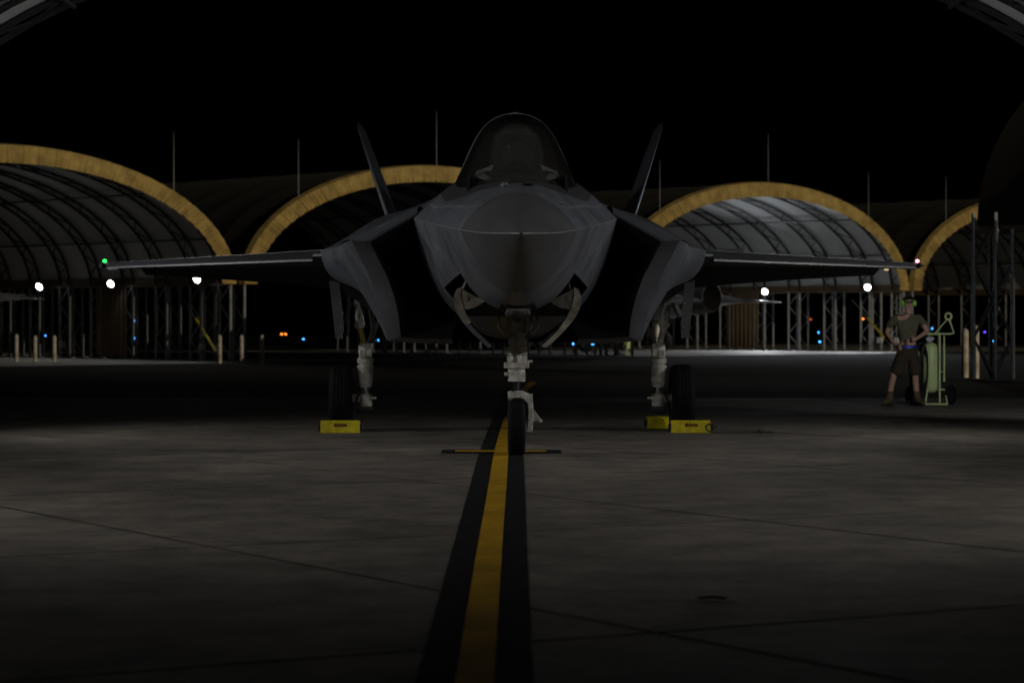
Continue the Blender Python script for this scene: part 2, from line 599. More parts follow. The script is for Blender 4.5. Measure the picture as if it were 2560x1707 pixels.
def shelter_meshes(W, H, zc, box=False):
    key = (W, H, zc, box)
    if key in CACHE:
        return CACHE[key]
    N = 36

    def arch(k, off=0.0):
        t_ = math.pi * k
        return Vector((-(W - off) * math.cos(t_), 0, zc + (H - zc - off) * math.sin(t_)))
    BAY, TW = 2.0, 0.62
    res = {}
    # roof panel: one bay, fabric with a little sag, inner and outer skin
    mb = MB()
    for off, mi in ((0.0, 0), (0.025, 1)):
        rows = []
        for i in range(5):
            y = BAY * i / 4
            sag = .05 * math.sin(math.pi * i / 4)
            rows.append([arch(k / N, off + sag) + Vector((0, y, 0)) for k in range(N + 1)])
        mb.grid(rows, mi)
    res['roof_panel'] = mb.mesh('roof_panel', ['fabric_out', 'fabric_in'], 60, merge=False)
    # rib: two chords and lacing
    mb = MB()
    NR = 34
    for dy in (-TW / 2, TW / 2):
        mb.tube([arch(k / NR, .12) + Vector((0, dy, 0)) for k in range(NR + 1)], .045, 6)
    for k in range(NR):
        s = 1 if k % 2 else -1
        p0 = arch(k / NR, .12) + Vector((0, s * TW / 2, 0))
        p1 = arch((k + 1) / NR, .12) + Vector((0, -s * TW / 2, 0))
        mb.cyl(p0, p1, .022, n=5)
    res['rib'] = mb.mesh('rib', 'rib_steel', 40)
    # column: two posts, X lacing and foot plate (local origin at wall line)
    mb = MB()
    if box:
        cs = [(-TW / 2, -TW / 2), (TW / 2, -TW / 2), (TW / 2, TW / 2), (-TW / 2, TW / 2)]
        for k in range(4):
            p_, q_ = cs[k], cs[(k + 1) % 4]
            mb.cyl((p_[0], p_[1], .02), (p_[0], p_[1], zc + .3), .05, n=8)
            for m in range(4):
                z0, z1 = .1 + (zc - .1) * m / 4, .1 + (zc - .1) * (m + 1) / 4
                if (m + k) % 2:
                    p_, q_ = q_, p_
                mb.cyl((p_[0], p_[1], z0), (q_[0], q_[1], z1), .028, n=6)
                if (m + k) % 2:
                    p_, q_ = q_, p_
    for dy in (() if box else (-TW / 2, TW / 2)):
        mb.cyl((0, dy, .02), (0, dy, zc), .05, n=8)
    nz = max(3, int(round(zc / .62)))
    for k in range(0 if box else nz):
        s = 1 if k % 2 else -1
        mb.cyl((0, s * TW / 2, .1 + (zc - .1) * k / nz), (0, -s * TW / 2, .1 + (zc - .1) * (k + 1) / nz), .022, n=5)
    mb.box((0, 0, .011), (.3, TW + .3, .022))
    res['column'] = mb.mesh('column', 'steel', 40)
    # eave beam, one bay
    mb = MB()
    mb.cyl((0, 0, zc - .02), (0, BAY, zc - .02), .05, n=6)
    mb.box((0, BAY / 2, zc + .12), (.02, BAY, .22))
    res['eave_beam'] = mb.mesh('eave_beam', 'panel', 40)
    # purlins along the shelter: one per bay per position -> one straight tube each
    # front trim: pleated band hung below the front arch
    mb = MB()
    NT = 880
    rnd = random.Random(3)
    ph = [rnd.random() for _ in range(NT + 1)]
    rows = []
    for lev, off in enumerate((-.05, .0, .12, .26, .40, .53)):
        row = []
        for k in range(NT + 1):
            kk = k / NT
            p = arch(kk, off + (.012 * ph[k] if lev == 5 else 0))
            pl = (.024 * math.sin(k * 1.05 + 2.5 * math.sin(k * .05)) + .022 * math.sin(k * .31 + 1) + .020 * (ph[k] - .5)) * (0.45 + lev * .14)
            p.y = -.12 + pl if lev else .12
            row.append(p)
        rows.append(row)
    mb.grid(rows)
    res['trim'] = mb.mesh('trim', 'trim', 50)
    CACHE[key] = res
    return res


def shelter(loc, rot, L, label, W=8.13, H=6.53, zc=2.47, trim=True, masts=(-.72, 0, .72), first_bay=0, panel_bays=(), boxes=(), box=False):
    root = thing('sun_shelter', loc, label, 'shelter', 'arched fabric sun shelters', rot)
    ms = shelter_meshes(W, H, zc, box)
    nb = int(round(L / 2.0))
    for i in range(nb):
        o = link('roof_panel', ms['roof_panel'], root)
        o.location = (0, i * 2.0, 0)
        for s in (-1, 1):
            o = link('eave_beam', ms['eave_beam'], root)
            o.location = (s * (W - .12), i * 2.0, 0)
    for i in range(nb + 1):
        y = .36 if i == 0 else (nb * 2.0 - .36 if i == nb else i * 2.0)
        o = link('rib', ms['rib'], root)
        o.location = (0, y, 0)
        for s in (-1, 1):
            o = link('column', ms['column'], root)
            o.location = (s * (W - .12), y, 0)
    for k in (.12, .26, .42, .58, .74, .88):
        mb = MB()
        t_ = math.pi * k
        x, z = -(W - .2) * math.cos(t_), zc + (H - zc - .2) * math.sin(t_)
        mb.cyl((x, .1, z), (x, L - .1, z), .03, n=6)
        mb.build('purlin', 'rib_steel', root)
    if trim:
        link('trim', ms['trim'], root)
    if masts:
        for x in [W * k for k in masts]:
            z = zc + (H - zc) * math.sqrt(1 - (x / W) ** 2)
            mb = MB()
            mb.tube([(x, .06, z - .5), (x, .06, z + .9), (x, .06, z + 1.9)], [.020, .016, .006], 6)
            mb.build('lightning_rod', 'steel', root)
    for bay in panel_bays:
        mb = MB()
        mb.box((W - .12, bay * 2.0 + 1.0, 1.24), (.06, 1.9, 2.3))
        for k in range(7):
            mb.box((W - .16, bay * 2.0 + .25 + k * .25, 1.24), (.04, .05, 2.3))
        mb.build('wall_panel', 'panel', root)
    for (yb, zb) in boxes:
        mb = MB()
        mb.box((W - .22, yb, zb), (.12, .26, .22))
        mb.box((W - .29, yb, zb), (.02, .20, .16))
        mb.build('junction_box', 'white_box', root)
    return root


ROT = TH
SH_A = shelter(A0, ROT, 16, 'arched sun shelter with three lit lamps at the far left of the row', panel_bays=(3,), masts=(.72,),
               boxes=((1.5, .45), (.5, .45), (10, .45)))
SH_B = shelter(A0 + RD * SP, ROT, 16, 'dark unlit arched sun shelter directly behind the jet cockpit')
SH_C = shelter(A0 + RD * SP * 2, ROT, 16, 'brightly lit arched sun shelter behind the wing with red tip light', panel_bays=(4,),
               boxes=((1.2, .45), (.3, .45)))
SH_D = shelter(A0 + RD * SP * 3, ROT, 16, 'rightmost sun shelter of the far row, mostly hidden by the dark shelter wall')
SH_N = shelter((0, 31.85, 0), math.pi, 18, 'sun shelter over the jet, its pale roof showing in both top corners', masts=(), trim=False)
SH_E = shelter((17.55, 64.75, 0), -(math.pi - TH), 18, 'tall dark sun shelter with bare truss columns behind the fire extinguisher',
               W=9.2, H=8.6, zc=3.5, masts=(), trim=False, box=True)


# ------------------------------------------------------------------ floodlights
def flood(loc, aim, power, label, group, spot=150, col=(1.0, .97, .92), lens='e_flood', w=.25, h=.25, blend=.6, arm=(0, 0, 0)):
    loc, aim = Vector(loc), Vector(aim)
    root = thing('floodlight', loc, label, 'floodlight', group)
    d = (aim - loc).normalized()
    rot = d.to_track_quat('-Y', 'Z').to_matrix()
    mb = MB()
    mb.lathe(rot @ Vector((0, .12, 0)), d, [(0, 0), (w * .42, 0), (w * .54, .05), (w * .56, .10), (w * .51, .105), (w * .5, .085)], 20)
    for k in range(6):
        mb.box(rot @ Vector((-w / 2 + w * k / 5, .135, 0)), (.015, .05, h * .9), rot)
    mb.build('housing', 'steel', root)
    mb = MB()
    mb.lathe(rot @ Vector((0, .02, 0)), d, [(0, .012), (w * .36, .010), (w * .46, .004), (w * .5, -.01)], 20)
    mb.build('lens', lens, root, 60)
    mb = MB()
    mb.tube([rot @ Vector((-w / 2 - .04, .07, 0)), rot @ Vector((-w / 2 - .04, .07, -h / 2 - .07)),
             rot @ Vector((w / 2 + .04, .07, -h / 2 - .07)), rot @ Vector((w / 2 + .04, .07, 0))], .014, 6)
    mb.cyl(rot @ Vector((0, .07, -h / 2 - .07)), rot @ Vector((0, .07, -h / 2 - .07)) + Vector(arm), .02, n=6)
    mb.build('bracket', 'steel', root)
    if power:
        ld = bpy.data.lights.new('flood_lamp', 'SPOT')
        ld.energy = power
        ld.color = col
        ld.spot_size = R(spot)
        ld.spot_blend = blend
        ld.shadow_soft_size = .12
        lo = bpy.data.objects.new('flood_lamp', ld)
        COL.objects.link(lo)
        lo.parent = root
        lo.location = d * .04
        lo.rotation_euler = d.to_track_quat('-Z', 'Y').to_euler()
    return root


def on_wall(base, s, Ldep, z):
    p = base + RD * s + IN * Ldep
    return Vector((p.x, p.y, z))


for (Ld, z, lb) in ((1.5, 2.62, 'lit floodlight nearest the tan trim, third from the left edge'),
                    (6.6, 2.52, 'middle one of three lit floodlights in the left shelter'),
                    (11.2, 2.46, 'lit floodlight farthest left, deep in the left shelter')):
    p = on_wall(A0, 7.7, Ld, z)
    flood(p, p - RD * 4 - Vector((0, 0, 2.0)) - IN * 1.5, P_FAR_A, lb, 'lit floodlights', arm=RD * .25, col=(.90, .95, 1.0))
for (Ld, z, lb) in ((1.7, 2.60, 'lit floodlight just above left of the standing person'),
                    (7.4, 2.46, 'lit floodlight over the stabilator of the jet in the bright shelter')):
    p = on_wall(A0 + RD * SP * 2, 7.7, Ld, z)
    flood(p, p - RD * 4 - Vector((0, 0, 1.6)) - IN * 1.5, P_FAR_C, lb, 'lit floodlights', arm=RD * .25, col=(.90, .95, 1.0))
# the same lamps on the columns of the shelter over the jet (beyond the frame)
for s, side in ((-1, 'left'), (1, 'right')):
    for yy, k, where, aim_, sp_, bl_ in ((31.0, .66, 'rear', (-5, .2, -1.8), 125, 1.0), (25.6, 1.05, 'middle', (-5, .2, 1.0), 120, 1.0),
                                         (17.4, .82, 'front', (-5, 2.6, -1.5), 140, .8)):
        p = Vector((s * 7.6, yy, 3.1))
        flood(p, p + Vector((aim_[0] * s, aim_[1], aim_[2])), P_NEAR * k, 'lit floodlight on the %s %s column of the shelter over the jet' % (where, side),
              'lit floodlights', arm=(s * .25, 0, 0), spot=sp_, blend=bl_, col=(.99, .98, .97))
p = Vector((8.35, 31.7, 3.0))  # unseen lamp added to brighten the person and extinguisher
flood(p, Vector((8.2, 44.0, 1.7)), 640.0, 'unseen floodlight added on the outer corner column to light the fire extinguisher', 'lit floodlights', spot=70,
      col=(.97, .98, 1.0), blend=.9, arm=(-.2, 0, 0))
# floodlight mast lighting the front of the far row, outside the frame on the right
mt = thing('light_mast', (143, -78, 0), 'tall floodlight mast standing beyond the dark shelter, out of view', 'mast')
mb = MB()
mb.tube([(0, 0, 0), (0, 0, 20), (0, 0, 40)], [.4, .28, .16], 12)
mb.box((0, 0, 40.0), (2.2, .12, .12))
mb.box((0, 0, .1), (.7, .7, .2))
mb.build('pole', 'steel', mt)
p = Vector((143, -78.0, 40.3))
tgt = Vector((4.0, 91.5, 13.0))
fm = flood(p, tgt, P_MAST, 'warm floodlight head on top of the mast, out of view', 'lit floodlights', spot=20, col=(1.0, .87, .62), w=.6, h=.5, blend=.5,
           arm=(0, 0, -.2))

# ------------------------------------------------------------------ fighter jet
Y0 = 9.6
JET = thing('fighter_jet', (0.0, 32.6, 0), 'dark grey stealth fighter jet parked nose-on astride the yellow line', 'jet', rz=.0085)


def L3(x, y, z):
    return Vector((x, y - Y0, z))


#        y     w    zc    zt    zb    nu   nl
FW = [(0.00, .012, 2.205, 2.212, 2.195, 1.7, 1.6),
      (0.12, .085, 2.208, 2.245, 2.160, 1.8, 1.6),
      (0.30, .165, 2.214, 2.300, 2.105, 1.9, 1.7),
      (0.60, .275, 2.226, 2.375, 2.020, 2.0, 1.8),
      (1.20, .430, 2.258, 2.520, 1.860, 2.1, 1.9),
      (1.85, .560, 2.298, 2.655, 1.680, 2.2, 2.1),
      (2.60, .715, 2.352, 2.800, 1.550, 2.2, 2.3),
      (3.30, .850, 2.405, 2.905, 1.500, 2.3, 2.7),
      (4.10, .985, 2.462, 3.000, 1.490, 2.4, 3.4),
      (4.90, 1.09, 2.515, 3.050, 1.470, 2.5, 4.0),
      (5.60, 1.14, 2.545, 3.050, 1.420, 2.5, 4.4)]
CANB = [(2.60, .02, 2.815), (2.68, .15, 2.88), (2.85, .285, 2.985), (3.1, .405, 3.125), (3.4, .505, 3.275), (3.8, .59, 3.44),
        (4.3, .64, 3.585), (4.8, .66, 3.655), (5.3, .65, 3.675)]


def can_b(y):
    return interp(CANB, y)


def up_z(x, y):
    w, zc, zt, zb, nu, nl = interp(FW, y)
    return zc + (zt - zc) * (1 - min(1, abs(x) / w) ** nu)


def fwd(y0, y1, n, name, material, lower_to=None, skip=None):
    mb = MB()
    ys = [y0 + (y1 - y0) * (i / n) for i in range(n + 1)]
    rows = []
    for y in ys:
        w, zc, zt, zb, nu, nl = interp(FW, y)
        x0 = 0.0
        if y > 2.62:
            x0 = max(0, can_b(min(y, 5.3))[0] - .015)
        row = []
        for k in range(19):
            x = x0 + (w - x0) * math.sin(math.pi / 2 * k / 18)
            row.append(L3(x, y, up_z(x, y)))
        rows.append(row)
    mb.grid(rows)
    rows = []
    for y in ys:
        w, zc, zt, zb, nu, nl = interp(FW, y)
        row = []
        for k in range(25):
            x = w * (1 - (k / 24)) ** .8
            row.append(L3(x, y, zb + (zc - zb) * (x / w) ** nl))
        rows.append(row)
    mb.grid(rows, skip=skip)
    mb.mirror()
    return mb.build(name, material, JET, 28)


def tip_rows():
    pass


mb = MB()
radome = fwd(0.0, 1.846, 26, 'radome', 'radome')


def bay(c, j):
    return c.y < 4.75 - Y0 and j >= 8


nose_sec = fwd(1.856, 3.04, 14, 'nose_section', 'paint')
cock_sec = fwd(3.048, 5.30, 36, 'cockpit_section', 'paint', skip=bay)
# lower body behind the cockpit = inner wall of both intakes (diverterless bump)
LW = [(5.28, 1.125, 2.53, 1.455, 4.2), (5.7, 1.13, 2.50, 1.40, 4.4), (6.1, 1.02, 2.45, 1.30, 4.0), (6.7, .80, 2.35, 1.185, 3.6),
      (7.6, .60, 2.2, 1.18, 3.0)]
mb = MB()
rows = []
for i in range(17):
    y = 5.29 + (7.6 - 5.29) * i / 16
    w, zc, zb, nl = interp(LW, y)
    row = [L3(max(0, w - .25), y, zc + .12)]
    for k in range(25):
        x = w * (1 - (k / 24)) ** .8
        row.append(L3(x, y, zb + (zc - zb) * (x / w) ** nl))
    rows.append(row)
mb.grid(rows)
mb.mirror()
mb.build('intake_bump', 'paint', JET, 40)

# dorsal hump between canopy and mid body
D53 = [(0, 3.715), (.225, 3.655), (.385, 3.515), (.505, 3.30), (.60, 3.08), (.675, 2.925), (.86, 2.775), (1.04, 2.615), (1.125, 2.54)]
D66 = [(0, 3.64), (.23, 3.575), (.40, 3.43), (.53, 3.22), (.65, 3.0), (.78, 2.86), (.95, 2.755), (1.06, 2.70), (1.12, 2.675)]
mb = MB()
rows = []
for i in range(9):
    t_ = i / 8
    y = 5.31 + (6.6 - 5.31) * t_
    tt = t_ * t_ * (3 - 2 * t_)
    row = catmull([Vector((p[0] * (1 - tt) + q_[0] * tt, y - Y0, p[1] * (1 - tt) + q_[1] * tt)) for p, q_ in zip(D53, D66)], 3)
    rows.append(row)
mb.grid(rows)
front = [Vector(p) for p in rows[0]]
mb.add(front + [Vector((0, front[0].y, 2.5))], [(i, i + 1, len(front)) for i in range(len(front) - 1)])
mb.mirror()
mb.build('dorsal_fairing', 'paint', JET, 40)

# mid and aft body
UP = {6.6: [(0, 3.64), (.23, 3.575), (.40, 3.43), (.65, 3.0), (.95, 2.755), (1.5, 2.52), (2.02, 2.265)],
      7.8: [(0, 3.50), (.25, 3.45), (.45, 3.32), (.75, 3.0), (1.10, 2.80), (1.72, 2.51), (2.32, 2.245)],
      9.2: [(0, 3.32), (.28, 3.29), (.50, 3.19), (.85, 2.97), (1.25, 2.82), (1.74, 2.665), (2.36, 2.235)],
      10.6: [(0, 3.14), (.30, 3.12), (.55, 3.05), (.90, 2.92), (1.30, 2.82), (1.76, 2.62), (2.34, 2.225)],
      12.0: [(0, 2.98), (.30, 2.96), (.55, 2.92), (.85, 2.82), (1.15, 2.70), (1.55, 2.46), (1.95, 2.18)],
      13.3: [(0, 2.82), (.25, 2.80), (.45, 2.74), (.65, 2.62), (.90, 2.45), (1.35, 2.25), (1.75, 2.12)]}
LO = {6.6: [(2.02, 2.265), (1.97, 2.08), (1.83, 1.85), (1.66, 1.60), (1.46, 1.25), (1.0, 1.165), (0, 1.165)],
      7.8: [(2.32, 2.245), (2.26, 2.05), (2.10, 1.88), (1.76, 1.74), (1.48, 1.40), (1.18, 1.17), (0, 1.16)],
      9.2: [(2.36, 2.235), (2.30, 2.05), (2.12, 1.88), (1.76, 1.77), (1.42, 1.48), (1.08, 1.22), (0, 1.18)],
      10.6: [(2.34, 2.225), (2.24, 2.05), (2.05, 1.92), (1.70, 1.80), (1.34, 1.55), (1.0, 1.33), (0, 1.25)],
      12.0: [(1.95, 2.18), (1.85, 2.03), (1.6, 1.88), (1.25, 1.66), (.85, 1.45), (.45, 1.36), (0, 1.35)],
      13.3: [(1.75, 2.12), (1.6, 2.05), (1.3, 1.93), (.95, 1.75), (.65, 1.58), (.35, 1.50), (0, 1.48)]}


def body_loft(tab, n):
    keys = sorted(tab)
    rows = []
    for i in range(n + 1):
        y = keys[0] + (keys[-1] - keys[0]) * i / n
        pts = []
        for k in range(len(tab[keys[0]])):
            x, z = interp([(yy, tab[yy][k][0], tab[yy][k][1]) for yy in keys], y)
            pts.append(Vector((x, y - Y0, z)))
        rows.append(catmull(pts, 4))
    return rows


mb = MB()
mb.grid(body_loft(UP, 26))
mb.grid(body_loft(LO, 26))
mb.mirror()
mb.build('mid_fuselage', 'paint', JET, 34)
# closing bulkhead and exhaust nozzle
mb = MB()
mb.lathe(L3(0, 13.0, 2.16), (0, 1, 0), [(.35, 0), (.70, 0.0), (.68, .5), (.60, 1.2), (.565, 1.55), (.54, 1.55), (.5, .6), (.45, .3), (.0, .3)], 30)
noz = mb.build('exhaust_nozzle', 'gold', JET, 30)
mb = MB()
for k in range(15):
    a_ = 2 * math.pi * k / 15
    for s in (-1, 1):
        pass
    c0 = L3(.66 * math.cos(a_), 13.6, 2.16 + .66 * math.sin(a_))
    c1 = L3(.575 * math.cos(a_), 14.53, 2.16 + .575 * math.sin(a_))
    mb.cyl(c0, c1, .03, .015, n=5)
mb.build('nozzle_seal', 'gold', noz)
mb = MB()
rows = body_loft(UP, 1)[-1] + body_loft(LO, 1)[-1][1:]
mb.add(rows + [L3(0, 13.3, 2.1)], [(i, i + 1, len(rows)) for i in range(len(rows) - 1)])
mb.mirror()
mb.build('tail_bulkhead', 'paint', JET, 30)
for s in (-1, 1):                                    # tail booms beside the nozzle
    mb = MB()
    rows = []
    for y, hw, hz, cx_, cz_ in ((12.2, .50, .26, 1.38, 2.16), (13.3, .48, .24, 1.30, 2.12), (14.2, .40, .16, 1.22, 2.07), (15.2, .22, .03, 1.15, 2.0)):
        rows.append([L3(s * (cx_ + hw * math.cos(a_)), y, cz_ + hz * math.sin(a_)) for a_ in
                     [2 * math.pi * k / 16 for k in range(17)]])
    mb.grid(rows)
    mb.build('tail_boom', 'paint', JET, 40)

# intake cowls and ducts
IN_T = [(1.085, 5.38, 2.575), (1.34, 5.10, 2.425), (1.585, 4.83, 2.27)]
IN_S = [(1.585, 4.83, 2.27), (1.50, 5.00, 2.08), (1.415, 5.18, 1.90), (1.345, 5.40, 1.68), (1.30, 5.62, 1.45), (1.285, 5.82, 1.225)]
IN_B = [(1.285, 5.82, 1.225), (1.02, 6.0, 1.205), (.72, 6.2, 1.20)]
OU_T = [(1.085, 5.46, 2.655), (1.42, 5.10, 2.46), (1.785, 4.78, 2.285)]
OU_S = [(1.785, 4.78, 2.285), (1.70, 5.10, 2.09), (1.615, 5.35, 1.89), (1.545, 5.6, 1.67), (1.485, 5.82, 1.43), (1.43, 5.98, 1.18)]
OU_B = [(1.43, 5.98, 1.18), (1.05, 6.2, 1.15), (.70, 6.35, 1.145)]
BK_T = [(1.06, 6.62, 2.70), (1.52, 6.62, 2.515), (2.025, 6.62, 2.265)]
BK_S = [(2.025, 6.62, 2.265), (1.99, 6.62, 2.12), (1.90, 6.62, 1.95), (1.77, 6.62, 1.74), (1.63, 6.62, 1.50), (1.46, 6.62, 1.215)]
BK_B = [(1.46, 6.62, 1.215), (1.05, 6.62, 1.165), (.68, 6.62, 1.165)]
DU_T = [(1.02, 7.0, 2.35), (1.25, 7.0, 2.26), (1.48, 7.0, 2.15)]
DU_S = [(1.48, 7.0, 2.15), (1.44, 7.0, 2.05), (1.40, 7.0, 1.95), (1.34, 7.0, 1.82), (1.27, 7.0, 1.71), (1.18, 7.0, 1.62)]
DU_B = [(1.18, 7.0, 1.62), (.92, 7.0, 1.59), (.62, 7.0, 1.58)]
DE_T = [(.75, 8.6, 2.25), (.9, 8.6, 2.2), (1.1, 8.6, 2.1)]
DE_S = [(1.1, 8.6, 2.1), (1.1, 8.6, 2.03), (1.08, 8.6, 1.95), (1.05, 8.6, 1.85), (1.0, 8.6, 1.75), (.92, 8.6, 1.7)]
DE_B = [(.92, 8.6, 1.7), (.75, 8.6, 1.68), (.5, 8.6, 1.67)]


def loop(T, S, B):
    return [catmull([L3(*p) for p in part], 4) for part in (T, S, B)]


inn, out_, bk, du, de = loop(IN_T, IN_S, IN_B), loop(OU_T, OU_S, OU_B), loop(BK_T, BK_S, BK_B), loop(DU_T, DU_S, DU_B), loop(DE_T, DE_S, DE_B)
for s in (1, -1):
    mb = MB()
    for pi_ in range(3):
        rows = [inn[pi_], [a_ * .7 + b_ * .3 - Vector((0, .02, 0)) for a_, b_ in zip(inn[pi_], out_[pi_])], out_[pi_]]
        for t_ in (.25, .5, .75, 1.0):
            tt = t_
            rows.append([a_ * (1 - tt) + b_ * tt + (Vector((.02, 0, .0)) if pi_ == 1 else Vector((0, 0, .03 if pi_ == 0 else -.01)))
                         * math.sin(math.pi * t_) for a_, b_ in zip(out_[pi_], bk[pi_])])
        mb.grid(rows)
    if s < 0:
        mb.v = [(-x, y, z) for x, y, z in mb.v]
    cowl = mb.build('intake_cowl', 'paint', JET, 28)
    mb = MB()
    for pi_ in range(3):
        rows = []
        for t_ in [k / 8 for k in range(9)]:
            rows.append([a_ * (1 - t_) + b_ * t_ for a_, b_ in zip(inn[pi_], du[pi_])])
        for t_ in (.5, 1):
            rows.append([a_ * (1 - t_) + b_ * t_ for a_, b_ in zip(du[pi_], de[pi_])])
        mb.grid(rows)
    ring = de[0] + de[1][1:] + de[2][1:]
    mb.add(ring, [tuple(range(len(ring)))])
    if s < 0:
        mb.v = [(-x, y, z) for x, y, z in mb.v]
    mb.build('intake_duct', 'duct', cowl, 40)

# canopy
PROF = [(1.0, 0), (.955, .10), (.88, .217), (.81, .35), (.735, .486), (.655, .63), (.56, .76), (.455, .86), (.33, .93), (.17, .983), (0, 1.0)]
mb = MB()
rows = []
cys = [2.60, 2.64, 2.70, 2.78, 2.88, 3.0, 3.15, 3.3, 3.5, 3.7, 3.95, 4.2, 4.5, 4.8, 5.05, 5.285]
for y in cys:
    b_, ap = can_b(y)
    bz = up_z(b_, y) + .004
    row = catmull([L3(b_ * fx, y, bz + (ap - bz) * fz) for fx, fz in PROF], 3)
    rows.append(row)
mb.grid(rows)
mb.mirror()
canopy = mb.build('canopy', 'glass', JET, 60)
mb = MB()                                             # frame skirt round the base of the glass
rows = []
for i in range(41):
    t_ = i / 40
    y = 2.60 + (5.29 - 2.60) * t_
    b_, ap = can_b(y)
    dx = .075 + .075 * min(1, t_ * 2.2)
    y2 = y - .10 * (1 - t_) if i else 2.52
    wmax = interp(FW, y)[0]
    xo = min(b_ + dx, wmax * .93)
    rows.append([L3(b_ + .002, y, up_z(b_, y) + .012), L3(b_ + (xo - b_) * .5, (y + y2) / 2, up_z(b_ + (xo - b_) * .5, (y + y2) / 2) + .014), L3(xo, y2, up_z(xo, y2) + .004)])
mb.grid(rows)
mb.mirror()
mb.build('frame_skirt', 'frame', canopy, 40)
mb = MB()                                             # bow at the back of the glass
rows = []
for off, yy in ((-.012, 5.20), (.010, 5.20), (.012, 5.305)):
    b_, ap = can_b(5.25)
    bz = up_z(b_, 5.25)
    rows.append(catmull([L3(b_ * fx * (1 + off * 1.4), yy, bz + (ap - bz) * fz * (1 + off)) for fx, fz in PROF], 3))
mb.grid(rows)
mb.mirror()
mb.build('rear_bow', 'paint_lo', canopy, 40)
# cockpit: tub, hood, seat
mb = MB()
mb.box(L3(0, 4.2, 2.35), (1.0, 2.1, .04))
mb.box(L3(0, 5.24, 2.78), (.80, .04, .8))
for s in (-1, 1):
    mb.box(L3(s * .50, 4.2, 2.62), (.03, 2.1, .55))
b_, ap = can_b(5.17)
bz = up_z(b_, 5.17)
arc = catmull([L3(b_ * fx * .955, 5.17, bz - .25 + (ap - bz + .25) * fz * .975) for fx, fz in PROF], 3)  # dark panel added to keep the lit fairing face from showing
mb.add(arc + [L3(0, 5.17, bz - .25)], [(k, k + 1, len(arc)) for k in range(len(arc) - 1)])
mb.add([Vector((-p_.x, p_.y, p_.z)) for p_ in arc] + [L3(0, 5.17, bz - .25)], [(k, k + 1, len(arc)) for k in range(len(arc) - 1)])
cock = mb.build('cockpit_tub', 'dark', JET)
for s in (-1, 1):
    mb = MB()
    mb.plate([L3(s * .26, 3.28, 2.96), L3(s * .44, 3.52, 2.90), L3(s * .42, 3.62, 2.965), L3(s * .24, 3.36, 3.02)], (0, .03, .0))
    mb.build('side_panel', 'console', cock)
mb = MB()
rows = []
for y, w_, z_ in ((2.82, .20, 2.86), (2.95, .30, 2.93), (3.15, .40, 2.97), (3.40, .43, 2.99), (3.48, .42, 2.92)):
    rows.append([L3(w_ * math.sin(a_), y, z_ - .10 + .10 * math.cos(a_)) for a_ in [math.pi * (k / 10 - .5) for k in range(11)]])
mb.grid(rows)
mb.build('instrument_hood', 'seat', cock, 50)
mb = MB()
mb.box(L3(0, 4.72, 2.95), (.46, .16, .95), Matrix.Rotation(R(14), 3, 'X'))
mb.box(L3(0, 4.45, 2.62), (.46, .5, .14))
mb.box(L3(0, 4.80, 3.37), (.34, .14, .22), Matrix.Rotation(R(14), 3, 'X'))
seat = mb.build('ejection_seat', 'seat', cock)
mb = MB()
for (x, y, z) in ((.10, 4.70, 3.36), (.155, 4.70, 3.345), (-.06, 4.66, 3.31), (-.09, 4.64, 3.25), (-.08, 4.62, 3.28), (.05, 4.66, 3.20), (-.05, 4.55, 3.05), (.13, 4.66, 3.30)):
    mb.ellipsoid(L3(x, y - .06, z), (.013, .013, .016), 8, 6)
mb.build('seat_glint_bead', 'glint', seat)  # shiny beads added to give the seat small highlights

# nose sensors
mb = MB()
pts = [(-.16, 2.45, 1.585), (.16, 2.45, 1.585), (.19, 2.75, 1.54), (.16, 3.02, 1.51), (-.16, 3.02, 1.51), (-.19, 2.75, 1.54)]
lowp = [(x * .62, 2.55 + (y - 2.45) * .75, z - .055) for x, y, z in pts]
mb.add([L3(*p) for p in pts + lowp], [(6, 7, 8, 9, 10, 11)] + [(i, (i + 1) % 6, 6 + (i + 1) % 6, 6 + i) for i in range(6)])
tgt_s = mb.build('targeting_window', 'glass_dark', JET, 10)
mb = MB()
mb.tube([L3(*p) for p in lowp], .010, 6, closed=True)
mb.build('window_bezel', 'steel', tgt_s)
mb = MB()
mb.ellipsoid(L3(-.13, 2.42, up_z(.13, 2.42) + .005), (.05, .09, .03), 10, 6)
mb.build('air_data_sensor', 'paint_lo', JET)
mb = MB()
mb.ellipsoid(L3(.1, 2.45, up_z(.1, 2.45) + .005), (.06, .1, .025), 10, 6)
mb.build('camera_window', 'glass_dark', JET)
mb = MB()
for s in (1, -1):
    mb.tube([L3(s * (interp(FW, y)[0] - .002), y, interp(FW, y)[1]) for y in [0.005 + 5.2 * (k / 40) ** 1.3 for k in range(41)]], .007, 6)
mb.build('chine_glint', 'paint_lo', JET, 60)  # paler strip puts the chine's edge highlight into the colour
# raised seam strips
def low_z(x, y):
    w, zc, zt, zb, nu, nl = interp(FW, y)
    return zb + (zc - zb) * min(1, abs(x) / w) ** nl


